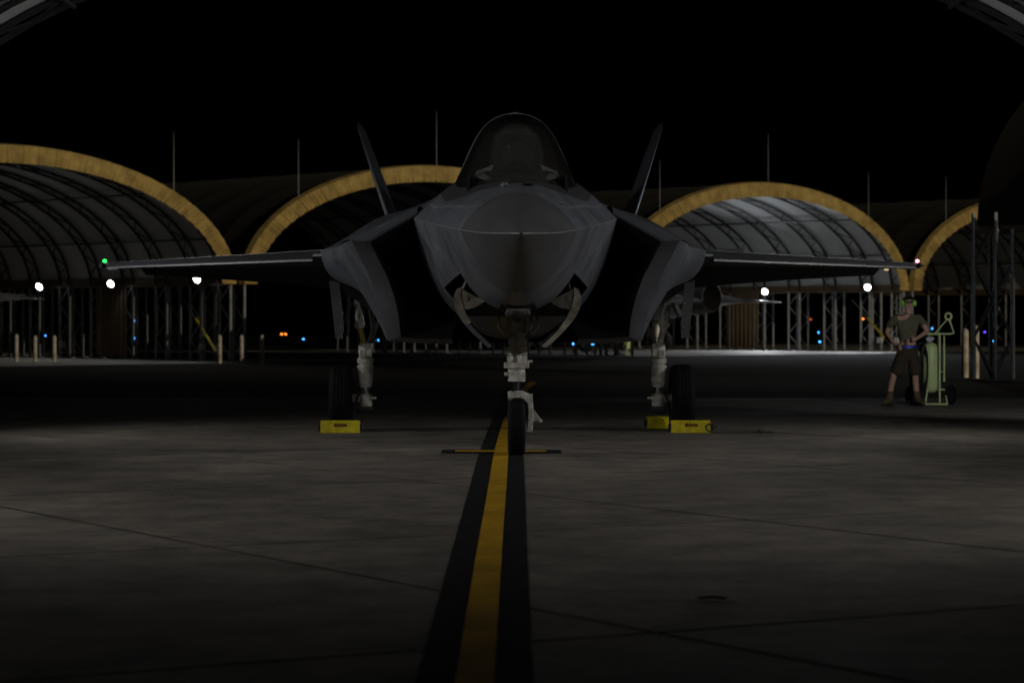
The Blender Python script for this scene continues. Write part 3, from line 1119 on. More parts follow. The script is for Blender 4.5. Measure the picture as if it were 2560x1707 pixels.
def tape(path, fn, wdt=.011, lift=.0025):
    """thin raised seam tape laid on the skin along (x, y) points"""
    for sg in (1, -1):
        pts = []
        for k in range(len(path) - 1):
            for q_ in range(8):
                t_ = q_ / 8
                pts.append(Vector((path[k][0] * (1 - t_) + path[k + 1][0] * t_, path[k][1] * (1 - t_) + path[k + 1][1] * t_)))
        pts.append(Vector(path[-1]))
        rows_ = []
        for k, p_ in enumerate(pts):
            d_ = (pts[min(k + 1, len(pts) - 1)] - pts[max(k - 1, 0)]).normalized()
            n_ = Vector((-d_.y, d_.x)) * wdt
            row_ = []
            for f_ in (-1, 0, 1):
                x_, y_ = p_.x + n_.x * f_, p_.y + n_.y * f_
                row_.append(L3(sg * x_, y_, fn(x_, y_) + (lift if fn is up_z else -lift)))
            rows_.append(row_)
        mb_ = MB()
        mb_.grid(rows_)
        mb_.build('seam_tape', 'paint_lo', JET, 60)


tape([(.36, 1.90), (.50, 2.35), (.58, 2.75), (.70, 3.30), (.84, 3.95), (.93, 4.70)], up_z)
tape([(.20, 1.95), (.27, 2.2), (.36, 2.1), (.44, 2.35), (.55, 2.2)], up_z)
tape([(.62, 2.25), (.45, 2.35), (.30, 2.25), (.12, 2.4)], low_z)
tape([(.74, 2.9), (.60, 2.75), (.48, 2.95), (.36, 2.8)], low_z)
tape([(.88, 3.9), (.80, 3.6), (.86, 3.35), (.74, 3.2)], low_z)


def foil(mb, le, te, thk, z, x, droop=0.0, n=9, ylist=None):
    """one airfoil station as closed ring: le/te = y at the edges"""
    up, lo_ = [], []
    for k in range(n + 1):
        f = .5 - .5 * math.cos(math.pi * k / n)
        h = thk * (1.48 * math.sqrt(f) * .5 - .63 * f * .5 - .11 * f ** 3)
        y = le + (te - le) * f
        up.append((x, y, z + h))
        lo_.append((x, y, z - h))
    return up + lo_[::-1][1:-1]


def wing_part(name, stations, parent, m='paint', sharp=30):
    """stations: rings of equal length -> closed lofted part"""
    mb = MB()
    rings = [[L3(*p) for p in r] for r in stations]
    mb.grid([r + [r[0]] for r in rings])
    mb.add(rings[0], [tuple(range(len(rings[0])))])
    mb.add(rings[-1], [tuple(range(len(rings[-1])))[::-1]])
    return mb.build(name, m, parent, sharp)


def lens_ring(x, y0_, y1_, z0, z1, h0, h1, nose=.0):
    """ring of a box-like wing slice: front height h0, back height h1"""
    r = []
    K = 6
    for k in range(K + 1):
        f = k / K
        y = y0_ + (y1_ - y0_) * f
        z = z0 + (z1 - z0) * f
        h = h0 + (h1 - h0) * f + nose * math.sin(math.pi * f)
        r.append((x, y, z + h))
    for k in range(K + 1):
        f = 1 - k / K
        y = y0_ + (y1_ - y0_) * f
        z = z0 + (z1 - z0) * f
        h = h0 + (h1 - h0) * f + nose * math.sin(math.pi * f)
        r.append((x, y, z - h * .9))
    return r


# wings: x, le, te, z, half thickness
def wing_at(x):
    f = (x - 2.25) / (5.38 - 2.25)
    le = 7.72 + 2.28 * f
    te = 12.75 - 1.05 * f
    z = 2.192 - .082 * f
    h = .108 * (1 - f) + .040 * f
    return le, te, z, h


for s in (1, -1):
    st = []
    for x in (2.0, 2.6, 3.4, 4.2, 5.0, 5.25):
        le, te, z, h = wing_at(x)
        ch = te - le
        st.append(lens_ring(s * x, le + .12 * ch, le + (.76 if x < 4.86 else .995) * ch, z, z, h * .78, h * (.62 if x < 4.86 else .05), h * .22))
    # flaperon bay ends at x = 4.85
    st.insert(5, None)
    st = [r for r in st if r]
    st2 = []
    for x, cut in ((2.0, .76), (2.6, .76), (3.4, .76), (4.2, .76), (4.97, .76), (4.975, .995), (5.1, .995), (5.28, .99)):
        le, te, z, h = wing_at(x)
        ch = te - le
        st2.append(lens_ring(s * x, le + .12 * ch, le + cut * ch, z, z, h * .78, h * (.62 if cut < .9 else .05), h * .22))
    wing = wing_part('wing', st2, JET)
    st = []
    for x in (2.42, 3.2, 4.0, 4.8, 5.2):                                    # drooped leading edge flap
        le, te, z, h = wing_at(x)
        ch = te - le
        st.append(lens_ring(s * x, le, le + .118 * ch, z - .035 - .02 * (5.38 - x) / 3, z, .012, h * .74, h * .12))
    wing_part('leading_edge_flap', st, wing, 'radome')
    st = []
    for x in (1.9, 2.15, 2.41):                                           # fixed root fairing
        le, te, z, h = wing_at(2.42)
        st.append(lens_ring(s * x, le - .25 * (2.42 - x), le + .118 * (te - le), z + .005, z, .014, h * .76, h * .12))
    wing_part('root_fairing', st, wing)
    st = []
    for x in (5.285, 5.34, 5.40):                                            # wing tip
        le, te, z, h = wing_at(x)
        k = (x - 5.285) / .115
        st.append(lens_ring(s * x, le + .1 + .35 * k, te - .25 * k - .02, z, z, .03 * (1 - k) + .004, .006, .03 * (1 - k)))
    tip = wing_part('wing_tip', st, wing)
    st = []
    for x in (2.30, 3.0, 3.8, 4.95):                                         # drooped flaperon
        le, te, z, h = wing_at(x)
        ch = te - le
        dy = .235 * ch
        st.append(lens_ring(s * x, le + .765 * ch, le + .765 * ch + dy * .96, z - .01, z - .01 - dy * (.30 - .045 * (x - 2.3)), h * .6, .006, 0))
    wing_part('flaperon', st, wing)
    mb = MB()
    le, te, z, h = wing_at(5.22)
    mb.ellipsoid(L3(s * 5.28, le + .38, z + .06), (.028, .06, .024), 10, 6)
    mb.build('navigation_light', 'e_green' if s < 0 else 'e_red', wing)
    if s > 0:
        mb = MB()
        le, te, z, h = wing_at(4.8)
        mb.ellipsoid(L3(s * 4.80, le + .2, z - h - .02), (.035, .06, .014), 10, 6)
        mb.build('formation_light', 'e_amber', wing)
    # canted fin
    mb = MB()
    rings = []
    for f, thk in ((0, .085), (.3, .078), (.65, .066), (.96, .05), (1.0, .03)):
        x = 1.54 + .575 * f
        z = 2.60 + 1.53 * f
        le = 10.1 + 2.25 * f + (.06 if f == 1 else 0)
        te = 13.6 + .75 * f - (.15 if f == 1 else 0)
        ring = []
        K = 8
        nrm = Vector((math.cos(R(20.6)), 0, -math.sin(R(20.6))))
        for k in range(K + 1):
            ff = (k / K) ** 1.6
            h = thk * (math.sin(math.pi * min(1, ff * .9 + .1 * ff)) * .9 + .10 * (1 - ff))
            p_ = Vector((x, le + (te - le) * ff, z)) + nrm * h
            ring.append((s * p_.x, p_.y, p_.z))
        for k in range(K + 1):
            ff = (1 - k / K) ** 1.6
            h = thk * (math.sin(math.pi * min(1, ff * .9 + .1 * ff)) * .9 + .10 * (1 - ff))
            p_ = Vector((x, le + (te - le) * ff, z)) - nrm * h
            ring.append((s * p_.x, p_.y, p_.z))
        rings.append(ring)
    wing_part('tail_fin', rings, JET)
    # stabilator
    st = []
    for x, le, te, h in ((1.65, 13.0, 15.5, .07), (2.4, 13.55, 15.55, .05), (3.15, 14.1, 15.35, .03), (3.4, 14.5, 15.1, .01)):
        st.append(lens_ring(s * x, le, te, 2.06 - .03 * (x - 1.65), 2.03 - .03 * (x - 1.65), .006, .006, h))
    wing_part('stabilator', st, JET)

# --- nose gear
NG = 4.0


def Lg(x, dy, z, y=NG):
    return L3(x, y + dy, z)


mb = MB()
mb.lathe(Lg(0, 0, 0), (0, 0, 1), [(0, .86), (.085, .86), (.092, .90), (.082, 1.0), (.086, 1.22), (.10, 1.30), (.10, 1.75), (0, 1.75)], 22)
mb.box(Lg(.075, -.06, 1.10), (.075, .10, .30))
mb.box(Lg(-.07, -.07, 1.05), (.06, .09, .18))
mb.box(Lg(.06, -.105, 1.22), (.10, .05, .14))
mb.cyl(Lg(-.055, -.10, 1.0), Lg(-.055, -.10, 1.25), .022, n=10)
mb.cyl(Lg(.03, -.11, .97), Lg(.03, -.11, 1.12), .02, n=10)
strut = mb.build('nose_gear_strut', 'gear', JET, 35)
mb = MB()
mb.box(Lg(0, -.02, .945), (.265, .22, .055))
mb.cyl(Lg(-.12, -.10, .945), Lg(.13, -.10, .945), .032, n=12)
mb.box(Lg(.005, 0, .835), (.175, .18, .075))
mb.cyl(Lg(0, 0, .775), Lg(0, 0, .80), .092, n=20)
mb.cyl(Lg(-.13, -.03, .85), Lg(-.09, -.03, .85), .02, n=8)
mb.cyl(Lg(.12, -.06, .985), Lg(.17, -.06, .985), .015, n=8)
mb.build('collar', 'gear', strut, 30)
mb = MB()
mb.cyl(Lg(0, 0, .62), Lg(0, 0, .79), .052, n=20)
mb.cyl(Lg(-.035, -.06, .62), Lg(-.035, -.06, .80), .012, n=8)
mb.build('piston', 'chrome', strut, 40)
mb = MB()                                              # single-sided fork
sect = [(-.085, .625), (-.04, .635), (.05, .635), (.11, .61), (.142, .555), (.150, .45), (.146, .33), (.135, .245)]
rows = []
for i, (x, z) in enumerate(sect):
    a_ = sect[max(0, i - 1)]
    b_ = sect[min(len(sect) - 1, i + 1)]
    d_ = Vector((b_[0] - a_[0], 0, b_[1] - a_[1])).normalized()
    nn = Vector((d_.z, 0, -d_.x))
    hw = .042 if i < 4 else .030
    hy = .075
    p_ = Vector((x, 0, z))
    rows.append([Lg(*(p_ + nn * (hw * cu) + Vector((0, hy * cv, 0)))) for cu, cv in
                 ((-1, -.7), (-.7, -1), (.7, -1), (1, -.7), (1, .7), (.7, 1), (-.7, 1), (-1, .7), (-1, -.7))])
mb.grid(rows)
mb.add(rows[0][:-1], [tuple(range(8))])
mb.add(rows[-1][:-1], [tuple(range(8))])
mb.cyl(Lg(-.09, -.02, .62), Lg(-.04, -.02, .62), .05, n=12)
mb.cyl(Lg(.10, 0, .295), Lg(.165, 0, .295), .055, n=16)
mb.box(Lg(.145, -.05, .60), (.05, .06, .09))
fork = mb.build('fork', 'gear', strut, 40)
mb = MB()
mb.plate([Lg(.165, -.05, .50), Lg(.262, -.07, .375), Lg(.258, -.07, .352), Lg(.165, -.05, .352)], (0, .04, 0))
mb.cyl(Lg(.255, -.09, .362), Lg(.255, 0, .362), .02, n=10)
mb.build('tow_lug', 'gear', strut, 40)


def wheel(cx, dy, y, r, w, parent, z=None):
    z = r - .012 if z is None else z
    ax = (1, 0, 0)
    o_ = L3(cx, y + dy, z)
    h = w / 2
    mb = MB()
    mb.lathe(o_, ax, [(r * .52, -h * .78), (r * .60, -h * .92), (r * .80, -h), (r * .925, -h * .93), (r * .985, -h * .66), (r * .995, -h * .50), (r * .975, -h * .48),
                      (r * .975, -h * .44), (r, -h * .42), (r, -h * .18), (r * .978, -h * .16), (r * .978, -h * .10), (r, -h * .08), (r, h * .08), (r * .978, h * .10),
                      (r * .978, h * .16), (r, h * .18), (r, h * .42), (r * .975, h * .44), (r * .975, h * .48),
                      (r * .995, h * .50), (r * .985, h * .66), (r * .925, h * .93), (r * .80, h), (r * .60, h * .92), (r * .52, h * .78)], 56)
    ty = mb.build('tyre', 'rubber', parent, 50)
    mb = MB()
    mb.lathe(o_, ax, [(.02, -h * .6), (r * .2, -h * .6), (r * .26, -h * .4), (r * .45, -h * .45), (r * .53, -h * .80), (r * .53, h * .80), (r * .45, h * .45),
                      (r * .26, h * .4), (r * .2, h * .6), (.02, h * .6)], 28)
    for k in range(8):
        a_ = 2 * math.pi * k / 8
        for sg in (-1, 1):
            c0 = o_ + Vector((sg * h * .42, r * .36 * math.cos(a_), r * .36 * math.sin(a_)))
            mb.cyl(c0, c0 + Vector((sg * .02, 0, 0)), .018, n=6)
    mb.build('wheel_rim', 'rim', parent, 35)


wheel(0, 0, NG, .298, .185, strut)
# nose gear bay and doors
mb = MB()
mb.box(L3(0, 3.9, 1.90), (.98, 1.66, .02))
for s in (-1, 1):
    mb.plate([L3(s * .48, 3.08, 1.90), L3(s * .50, 3.08, 1.82), L3(s * .60, 4.72, 1.62), L3(s * .56, 4.72, 1.90)], (s * .02, 0, 0))
mb.box(L3(0, 4.72, 1.68), (1.16, .02, .44))
for x in (-.35, -.1, .2, .4):
    mb.cyl(L3(x, 3.1, 1.80), L3(x, 4.7, 1.76), .02, n=6)
bay_o = mb.build('nose_gear_bay', 'cavity_grey', JET)
mb = MB()
mb.tube([Lg(0, .0, 1.5), Lg(0, .5, 1.75)], .04, 10)
mb.tube([Lg(.0, -.10, 1.40), Lg(-.2, -.5, 1.72)], .025, 8)
mb.tube([Lg(.0, -.10, 1.40), Lg(.2, -.5, 1.72)], .025, 8)
mb.box(Lg(0, 0, 1.52), (.45, .16, .12))
for x in (-.16, .13, .19):
    mb.tube([Lg(x, -.08, 1.5), Lg(x * 1.3, -.16, 1.36), Lg(x * .7, -.12, 1.22)], .012, 6)
mb.build('drag_brace', 'cavity_grey', strut)
for s in (1, -1):
    curve = catmull([(.625, 0, 1.735), (.655, 0, 1.62), (.60, 0, 1.46), (.46, 0, 1.29), (.295, 0, 1.135)], 4)
    mb = MB()
    rows_o, rows_i = [], []
    y_a, y_b = 3.10, 4.72
    for yy in (y_a, y_a + .05, (y_a + y_b) / 2, y_b):
        rows_o.append([L3(s * p_.x, yy, p_.z) for p_ in curve])
        rows_i.append([L3(s * (p_.x - .040), yy, p_.z + .018) for p_ in curve])
    mb.grid(rows_o)
    mb.grid(rows_i)
    for rr in (0, -1):
        mb.grid([rows_o[rr], rows_i[rr]])
    mb.grid([[r_[-1] for r_ in rows_o], [r_[-1] for r_ in rows_i]])
    door = mb.build('nose_gear_door', 'paint', JET, 40)
    mb = MB()                                          # pale edge frame on the front rim
    rim = []
    for p_, wdt in zip(curve, [.03 + .035 * math.sin(math.pi * min(1, k / 12)) for k in range(len(curve))]):
        rim.append((p_, wdt))
    kmax = len(curve) if s > 0 else 11
    poly_o = [L3(s * (p_.x - .004), y_a - .006, p_.z) for p_, w_ in rim[:kmax]]
    poly_i = [L3(s * (p_.x - .02 - w_), y_a - .006, p_.z + .02) for p_, w_ in rim[:kmax]]
    r0, r1 = poly_o, poly_i
    mb.grid([r0, r1])
    mb.grid([[p_ + Vector((0, .05, 0)) for p_ in r0], [p_ + Vector((0, .05, 0)) for p_ in r1]])
    mb.grid([r1, [p_ + Vector((0, .05, 0)) for p_ in r1]])
    mb.build('door_edge', 'gear_in', door, 40)
    mb = MB()                                          # hinge bracket
    tri = [L3(s * .575, 3.11, 1.74), L3(s * .50, 3.11, 1.70), L3(s * .36, 3.11, 1.63), L3(s * .35, 3.11, 1.60), L3(s * .44, 3.11, 1.545), L3(s * .575, 3.11, 1.52)]
    mb.plate(tri, (0, .05, 0))
    mb.cyl(L3(s * .53, 3.09, 1.64), L3(s * .53, 3.2, 1.64), .03, n=10)
    mb.tube([L3(s * .36, 3.13, 1.61), L3(s * .2, 3.5, 1.70)], .015, 6)
    mb.build('hinge_bracket', 'gear_in' if s < 0 else 'cavity_grey', door, 40)

# --- main gear
for s in (1, -1):
    mb = MB()
    xs = s * 1.865
    o_ = L3(xs, Y0 + .02, 0)
    mb.lathe(o_, (0, 0, 1), [(0, .555), (.07, .555), (.088, .60), (.098, .70), (.098, .80), (.108, .802), (.108, .83), (.088, .832), (.088, .86), (.106, .862), (.106, .92), (.085, .93),
                             (.085, .97), (.095, 1.0), (.088, 1.10), (.06, 1.13), (0, 1.13)], 24)
    mb.box(L3(xs - s * .05, Y0 - .05, 1.03), (.06, .1, .16))
    mb.box(L3(xs + s * .03, Y0 - .07, .98), (.07, .06, .10))
    ms_ = mb.build('main_gear_strut', 'gear', JET, 35)
    mb = MB()
    mb.cyl(L3(xs, Y0 + .02, .40), L3(xs, Y0 + .02, .57), .06, n=18)
    mb.build('piston', 'chrome', ms_, 40)
    mb = MB()
    mb.lathe(o_, (0, 0, 1), [(0, .31), (.07, .31), (.085, .33), (.082, .46), (.06, .475), (0, .475)], 18)
    mb.cyl(L3(xs, Y0 + .02, .415), L3(s * 2.12, Y0 + .02, .415), .05, n=14)
    mb.box(L3(xs - s * .09, Y0 - .02, .42), (.10, .05, .03))
    mb.build('axle', 'gear', ms_, 35)
    mb = MB()
    mb.tube([L3(xs, Y0 - .05, .30), L3(xs - s * .03, Y0 - .1, .25), L3(xs + s * .04, Y0 - .1, .23), L3(xs + s * .09, Y0 - .05, .30)], .014, 6)
    mb.tube([L3(xs + s * .07, Y0 - .08, .50), L3(xs + s * .12, Y0 - .1, .36), L3(xs + s * .08, Y0 - .08, .22)], .014, 6)
    mb.box(L3(xs, Y0 - .02, .285), (.17, .14, .05))
    mb.build('brake_line', 'black', ms_)
    wheel(s * 2.165, .02, Y0, .428, .30, ms_)
    # upper yoke with an eye, leaning outboard
    mb = MB()
    outer = [(2.045, 1.86), (1.985, 1.86), (1.945, 1.66), (1.905, 1.50), (1.875, 1.36), (1.90, 1.30), (1.99, 1.30), (2.00, 1.40), (2.01, 1.58)]
    eye = [(1.975, 1.56), (1.955, 1.57), (1.935, 1.52), (1.93, 1.46), (1.935, 1.42), (1.95, 1.41), (1.975, 1.41), (1.985, 1.46), (1.985, 1.52)]
    rr = []
    for yy in (Y0 - .06, Y0 + .06):
        rr.append(([L3(s * x, yy, z) for x, z in outer], [L3(s * x, yy, z) for x, z in eye]))
    n_ = len(outer)
    for (po, pi_) in rr:
        mb.grid([po + [po[0]], [pi_[k % n_] for k in range(n_)] + [pi_[0]]])
    mb.grid([rr[0][0] + [rr[0][0][0]], rr[1][0] + [rr[1][0][0]]])
    mb.grid([rr[0][1] + [rr[0][1][0]], rr[1][1] + [rr[1][1][0]]])
    for x, z in ((1.90, 1.345), (1.985, 1.345), (1.96, 1.64)):
        mb.cyl(L3(s * x, Y0 - .09, z), L3(s * x, Y0 + .09, z), .028, n=12)
    mb.build('trunnion_yoke', 'gear', ms_, 40, merge=False)
    mb = MB()
    mb.tube([L3(s * 1.935, Y0, 1.34), L3(s * 1.88, Y0 - .02, 1.10)], .038, 10)
    mb.build('shock_link', 'hose_y' if s < 0 else 'gear', ms_)
    mb = MB()
    mb.tube([L3(s * 1.80, Y0 + .05, 1.12), L3(s * 1.70, Y0 + .1, 1.45), L3(s * 1.72, Y0 + .1, 1.75)], .03, 8)
    mb.tube([L3(s * 1.83, Y0 - .06, 1.1), L3(s * 1.78, Y0 - .1, 1.3), L3(s * 1.82, Y0 - .1, 1.6)], .014, 6)
    mb.tube([L3(s * 1.62, Y0 - .1, 1.66), L3(s * 1.66, Y0 - .05, 1.5), L3(s * 1.76, Y0, 1.2)], .02, 6)
    mb.box(L3(s * 1.68, Y0 + .02, 1.58), (.10, .1, .16))
    mb.build('side_brace', 'cavity_grey', ms_)
    # outer door: panel edge-on plus arm
    mb = MB()
    pts = [(2.28, 1.90), (2.235, 1.55), (2.20, 1.20), (2.13, 1.17), (2.115, 1.32), (2.14, 1.60), (2.17, 1.88)]
    mb.plate([L3(s * x, Y0 - .45, z) for x, z in pts], (0, .03, 0))
    mb.plate([L3(s * 2.27, Y0 - .45, 1.90), L3(s * 2.19, Y0 - .45, 1.18), L3(s * 2.20, Y0 + .65, 1.18), L3(s * 2.30, Y0 + .65, 1.92)], (s * .03, 0, 0))
    md = mb.build('main_gear_door', 'radome', JET, 40)
    mb = MB()
    mb.tube([L3(s * 2.15, Y0 - .47, 1.30), L3(s * 2.03, Y0 - .2, 1.62)], .016, 6)
    mb.ellipsoid(L3(s * 2.16, Y0 - .48, 1.62), (.012, .012, .012), 8, 5)
    mb.build('door_rod', 'steel', md)
    # solid dark slab stands in for the open bay's shade
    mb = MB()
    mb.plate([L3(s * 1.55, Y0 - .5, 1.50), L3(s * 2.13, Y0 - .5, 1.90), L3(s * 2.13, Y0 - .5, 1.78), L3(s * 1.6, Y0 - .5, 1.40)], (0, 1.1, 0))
    mb.build('main_gear_bay_shade', 'dark', JET)


# ------------------------------------------------------------------ parked jets in the far shelters
SK = ('formation_light', 'navigation_light', 'seat_glint_bead', 'side_panel', 'brake_line', 'door_rod', 'window_bezel', 'air_data_sensor', 'camera_window')
phi = -(math.pi - TH)
C0 = A0 + RD * SP * 2
for base, dep, lb in ((C0, 8.0, 'dark fighter jet parked tail-out inside the bright shelter'),
                      (A0, 9.3, 'dark jet in the left shelter, only its tailplane tip showing')):
    j = copy_tree(JET, None, SK)
    j.location = base + IN * dep
    j.rotation_euler = (0, 0, phi)
    tag(j, lb, 'jet')


# ------------------------------------------------------------------ wheel chocks
def chock(loc, label, rzz=0.0, rope=False):
    root = thing('wheel_chock', loc, label, 'chock', 'yellow wheel chocks', rzz)
    mb = MB()
    pr = [(-.10, 0), (.10, 0), (.10, .04), (.03, .145), (-.075, .155), (-.10, .14)]
    mb.plate([(-.245, y, z + .004) for y, z in pr], (.49, 0, 0))
    mb.build('block', 'chock', root, 30)
    mb = MB()
    for s in (-1, 1):
        mb.box((s * .262, .0, .07), (.03, .17, .09))
    mb.build('end_cap', 'black', root)
    mb = MB()
    rnd = random.Random(5)
    x = -.065
    for k in range(10):
        w_ = .010 + .010 * rnd.random()
        mb.box((x, -.1005, .098 + .004 * rnd.random()), (w_, .003, .030 + .014 * rnd.random()))
        x += w_ + .001
    mb.build('stencil', 'stencil', root)
    return root


chock((-2.145, 32.02, 0), 'yellow wheel chock in front of the tyre on the left', .01)
chock((2.235, 32.05, 0), 'yellow wheel chock in front of the tyre on the right, rope beside it', -.01)
chock((1.99, 33.20, 0), 'yellow wheel chock mostly hidden behind the tyre on the right', 3.16)
rp = thing('chock_rope', (2.50, 32.02, 0), 'dark rope running from the yellow chock out to a knot', 'rope')
mb = MB()
mb.tube(catmull([(0, 0, .06), (.06, -.04, .09), (.0, -.08, .12), (-.08, -.08, .09), (-.05, -.08, .03), (.06, -.05, .012), (.22, .03, .012), (.42, -.02, .012), (.58, .01, .012)], 5), .010, 6)
mb.build('line', 'rope', rp)
mb = MB()
mb.ellipsoid((.61, .01, .025), (.05, .045, .028), 10, 6)
mb.tube([(.60, .0, .03), (.68, .03, .012), (.76, .0, .01)], .010, 6)
mb.build('knot', 'rope', rp)


# ------------------------------------------------------------------ wheeled fire extinguisher
def extinguisher(loc, label, rzz=0.0):
    root = thing('fire_extinguisher', loc, label, 'extinguisher', 'wheeled fire extinguishers', rzz)
    mb = MB()
    mb.lathe((0, 0, 0), (0, 0, 1), [(0, .20), (.07, .205), (.115, .24), (.13, .29), (.13, .90), (.118, .96), (.08, 1.005), (.045, 1.02), (0, 1.02)], 28)
    tank = mb.build('tank', 'lime', root, 50)
    mb = MB()
    mb.cyl((0, 0, 1.01), (0, 0, 1.07), .03, n=12)
    mb.box((-.02, -.02, 1.085), (.13, .07, .05))
    mb.cyl((-.05, -.06, 1.075), (-.05, -.10, 1.075), .035, n=14)
    mb.build('valve', 'steel', tank)
    mb = MB()
    mb.tube([(.125, -.14, .02), (.125, -.14, 1.165)], .017, 8)
    mb.tube([(.235, .08, .38), (.235, .08, 1.165)], .017, 8)
    mb.tube([(-.16, -.14, 1.165), (.30, -.14, 1.165), (.36, -.10, 1.18), (.355, -.06, 1.23), (.30, .0, 1.41)], .017, 8)
    mb.tube([(-.16, .08, 1.165), (.235, .08, 1.165)], .017, 8)
    mb.tube([(-.16, -.14, 1.165), (-.16, .08, 1.165)], .017, 8)
    mb.tube([(.08, .08, 1.165), (.26, .04, 1.38)], .013, 8)
    mb.tube([(-.11, -.14, .02), (.25, -.14, .02)], .017, 8)
    mb.tube([(-.11, -.14, .02), (-.07, -.12, .26)], .015, 8)
    mb.tube([(-.11, .1, .25), (.30, .1, .25)], .017, 8)
    mb.tube([(.25, -.14, .02), (.25, .1, .25)], .014, 8)
    mb.tube([(.125, -.14, .55), (.235, .08, .55)], .013, 8)
    mb.tube([(.29 + .05 * math.cos(a_), 0, 1.45 + .055 * math.sin(a_)) for a_ in [2 * math.pi * k / 14 for k in range(14)]], .02, 8, closed=True)
    mb.build('frame', 'lime', root, 50)
    for x in (.35, -.30):
        mb = MB()
        ax = Vector((.82 if x > 0 else .82, -.57, 0)).normalized()
        mb.lathe((x, .12, .165), ax, [(.07, -.035), (.115, -.045), (.15, -.04), (.165, -.022), (.165, .022), (.15, .04), (.115, .045), (.07, .035)], 26)
        w_ = mb.build('wheel', 'rubber', root, 50)
        mb = MB()
        mb.lathe((x, .12, .165), ax, [(.0, -.03), (.03, -.032), (.08, -.02), (.085, 0), (.08, .02), (.03, .032), (0, .03)], 18)
        mb.build('hub', 'black', w_)
    mb = MB()
    for k in range(6):
        c_ = -.165 - .012 * k
        yy = -.10 + .035 * k
        mb.tube([(c_ + .10 * math.cos(a_), yy, .60 + .42 * math.sin(a_)) for a_ in [2 * math.pi * q_ / 26 for q_ in range(26)]], .021, 7, closed=True)
    mb.tube(catmull([(-.10, -.12, 1.04), (-.16, -.16, .9), (-.25, -.14, .5), (-.33, -.16, .16), (-.40, -.14, .05), (-.33, -.12, .02), (-.22, -.14, .02)], 5), .020, 7)
    mb.build('hose', 'black', root)
    return root


extinguisher((6.86, 41.95, 0), 'lime green wheeled fire extinguisher with black hose beside the person')
extinguisher((4.25, 95.0, 0), 'small far fire extinguisher below the intake on the right', .6)

# ------------------------------------------------------------------ person
PER = thing('person', (6.40, 41.6, 0), 'person in olive T-shirt, brown shorts and green ear defenders, hands on hips', 'person')


def skinned(name, nodes, edges, root, material, parent, sub=2, post=None):
    me = bpy.data.meshes.new(name)
    ks = list(nodes)
    me.from_pydata([nodes[k][0] for k in ks], [(ks.index(a_), ks.index(b_)) for a_, b_ in edges], [])
    o_ = bpy.data.objects.new('tmp_' + name, me)
    COL.objects.link(o_)
    md = o_.modifiers.new('skin', 'SKIN')
    md.use_smooth_shade = True
    md.branch_smoothing = 0.4
    ss = o_.modifiers.new('sub', 'SUBSURF')
    ss.levels = sub
    ss.render_levels = sub
    for i, k in enumerate(ks):
        r_ = nodes[k][1]
        sv = me.skin_vertices[0].data[i]
        sv.radius = r_ if isinstance(r_, tuple) else (r_, r_)
        sv.use_root = (k == root)
    bpy.context.view_layer.update()
    dg = bpy.context.evaluated_depsgraph_get()
    ev = bpy.data.meshes.new_from_object(o_.evaluated_get(dg))
    bpy.data.objects.remove(o_)
    ev.materials.clear()
    ev.materials.append(M[material])
    if post:
        for v_ in ev.vertices:
            v_.co = post(v_.co)
    ev.polygons.foreach_set('use_smooth', [True] * len(ev.polygons))
    return link(name, ev, parent)


SHL, SHR = (-.165, 0, 1.435), (.225, .01, 1.435)
ELL, ELR = (-.305, .07, 1.195), (.345, .0, 1.205)
WRL, WRR = (-.215, -.08, 1.025), (.135, -.185, 1.085)
body = {'hip': ((.03, 0, .95), (.15, .11)), 'waist': ((.03, 0, 1.10), (.135, .10)), 'chest': ((.03, 0, 1.33), (.16, .11)), 'nb': ((.035, 0, 1.49), (.075, .07)),
        'neck': ((.04, -.005, 1.555), (.058, .058)), 'jaw': ((.042, -.018, 1.60), (.060, .07)), 'head': ((.044, -.008, 1.675), (.078, .092)), 'crown': ((.044, .0, 1.73), (.062, .075)),
        'sl': (SHL, .062), 'el': (ELL, .045), 'wl': (WRL, (.032, .026)), 'hl': ((-.155, -.10, .985), (.042, .022)),
        'sr': (SHR, .062), 'er': (ELR, .045), 'wr': (WRR, (.032, .026)), 'hr': ((.055, -.185, 1.06), (.042, .022)),
        'lhl': ((-.07, 0, .88), .085), 'kl': ((-.20, -.03, .50), .058), 'cl': ((-.235, .0, .36), .056), 'al': ((-.27, .01, .10), .042), 'tl': ((-.36, -.11, .04), .035),
        'lhr': ((.13, 0, .88), .085), 'kr': ((.145, -.03, .50), .058), 'cr': ((.16, .0, .36), .056), 'ar': ((.185, .01, .10), .042), 'tr': ((.25, -.13, .04), .035)}
ed = [('hip', 'waist'), ('waist', 'chest'), ('chest', 'nb'), ('nb', 'neck'), ('neck', 'jaw'), ('jaw', 'head'), ('head', 'crown'), ('chest', 'sl'), ('sl', 'el'), ('el', 'wl'), ('wl', 'hl'),
      ('chest', 'sr'), ('sr', 'er'), ('er', 'wr'), ('wr', 'hr'), ('hip', 'lhl'), ('lhl', 'kl'), ('kl', 'cl'), ('cl', 'al'), ('al', 'tl'),
      ('hip', 'lhr'), ('lhr', 'kr'), ('kr', 'cr'), ('cr', 'ar'), ('ar', 'tr')]
bo = skinned('body', body, ed, 'hip', 'skin', PER)
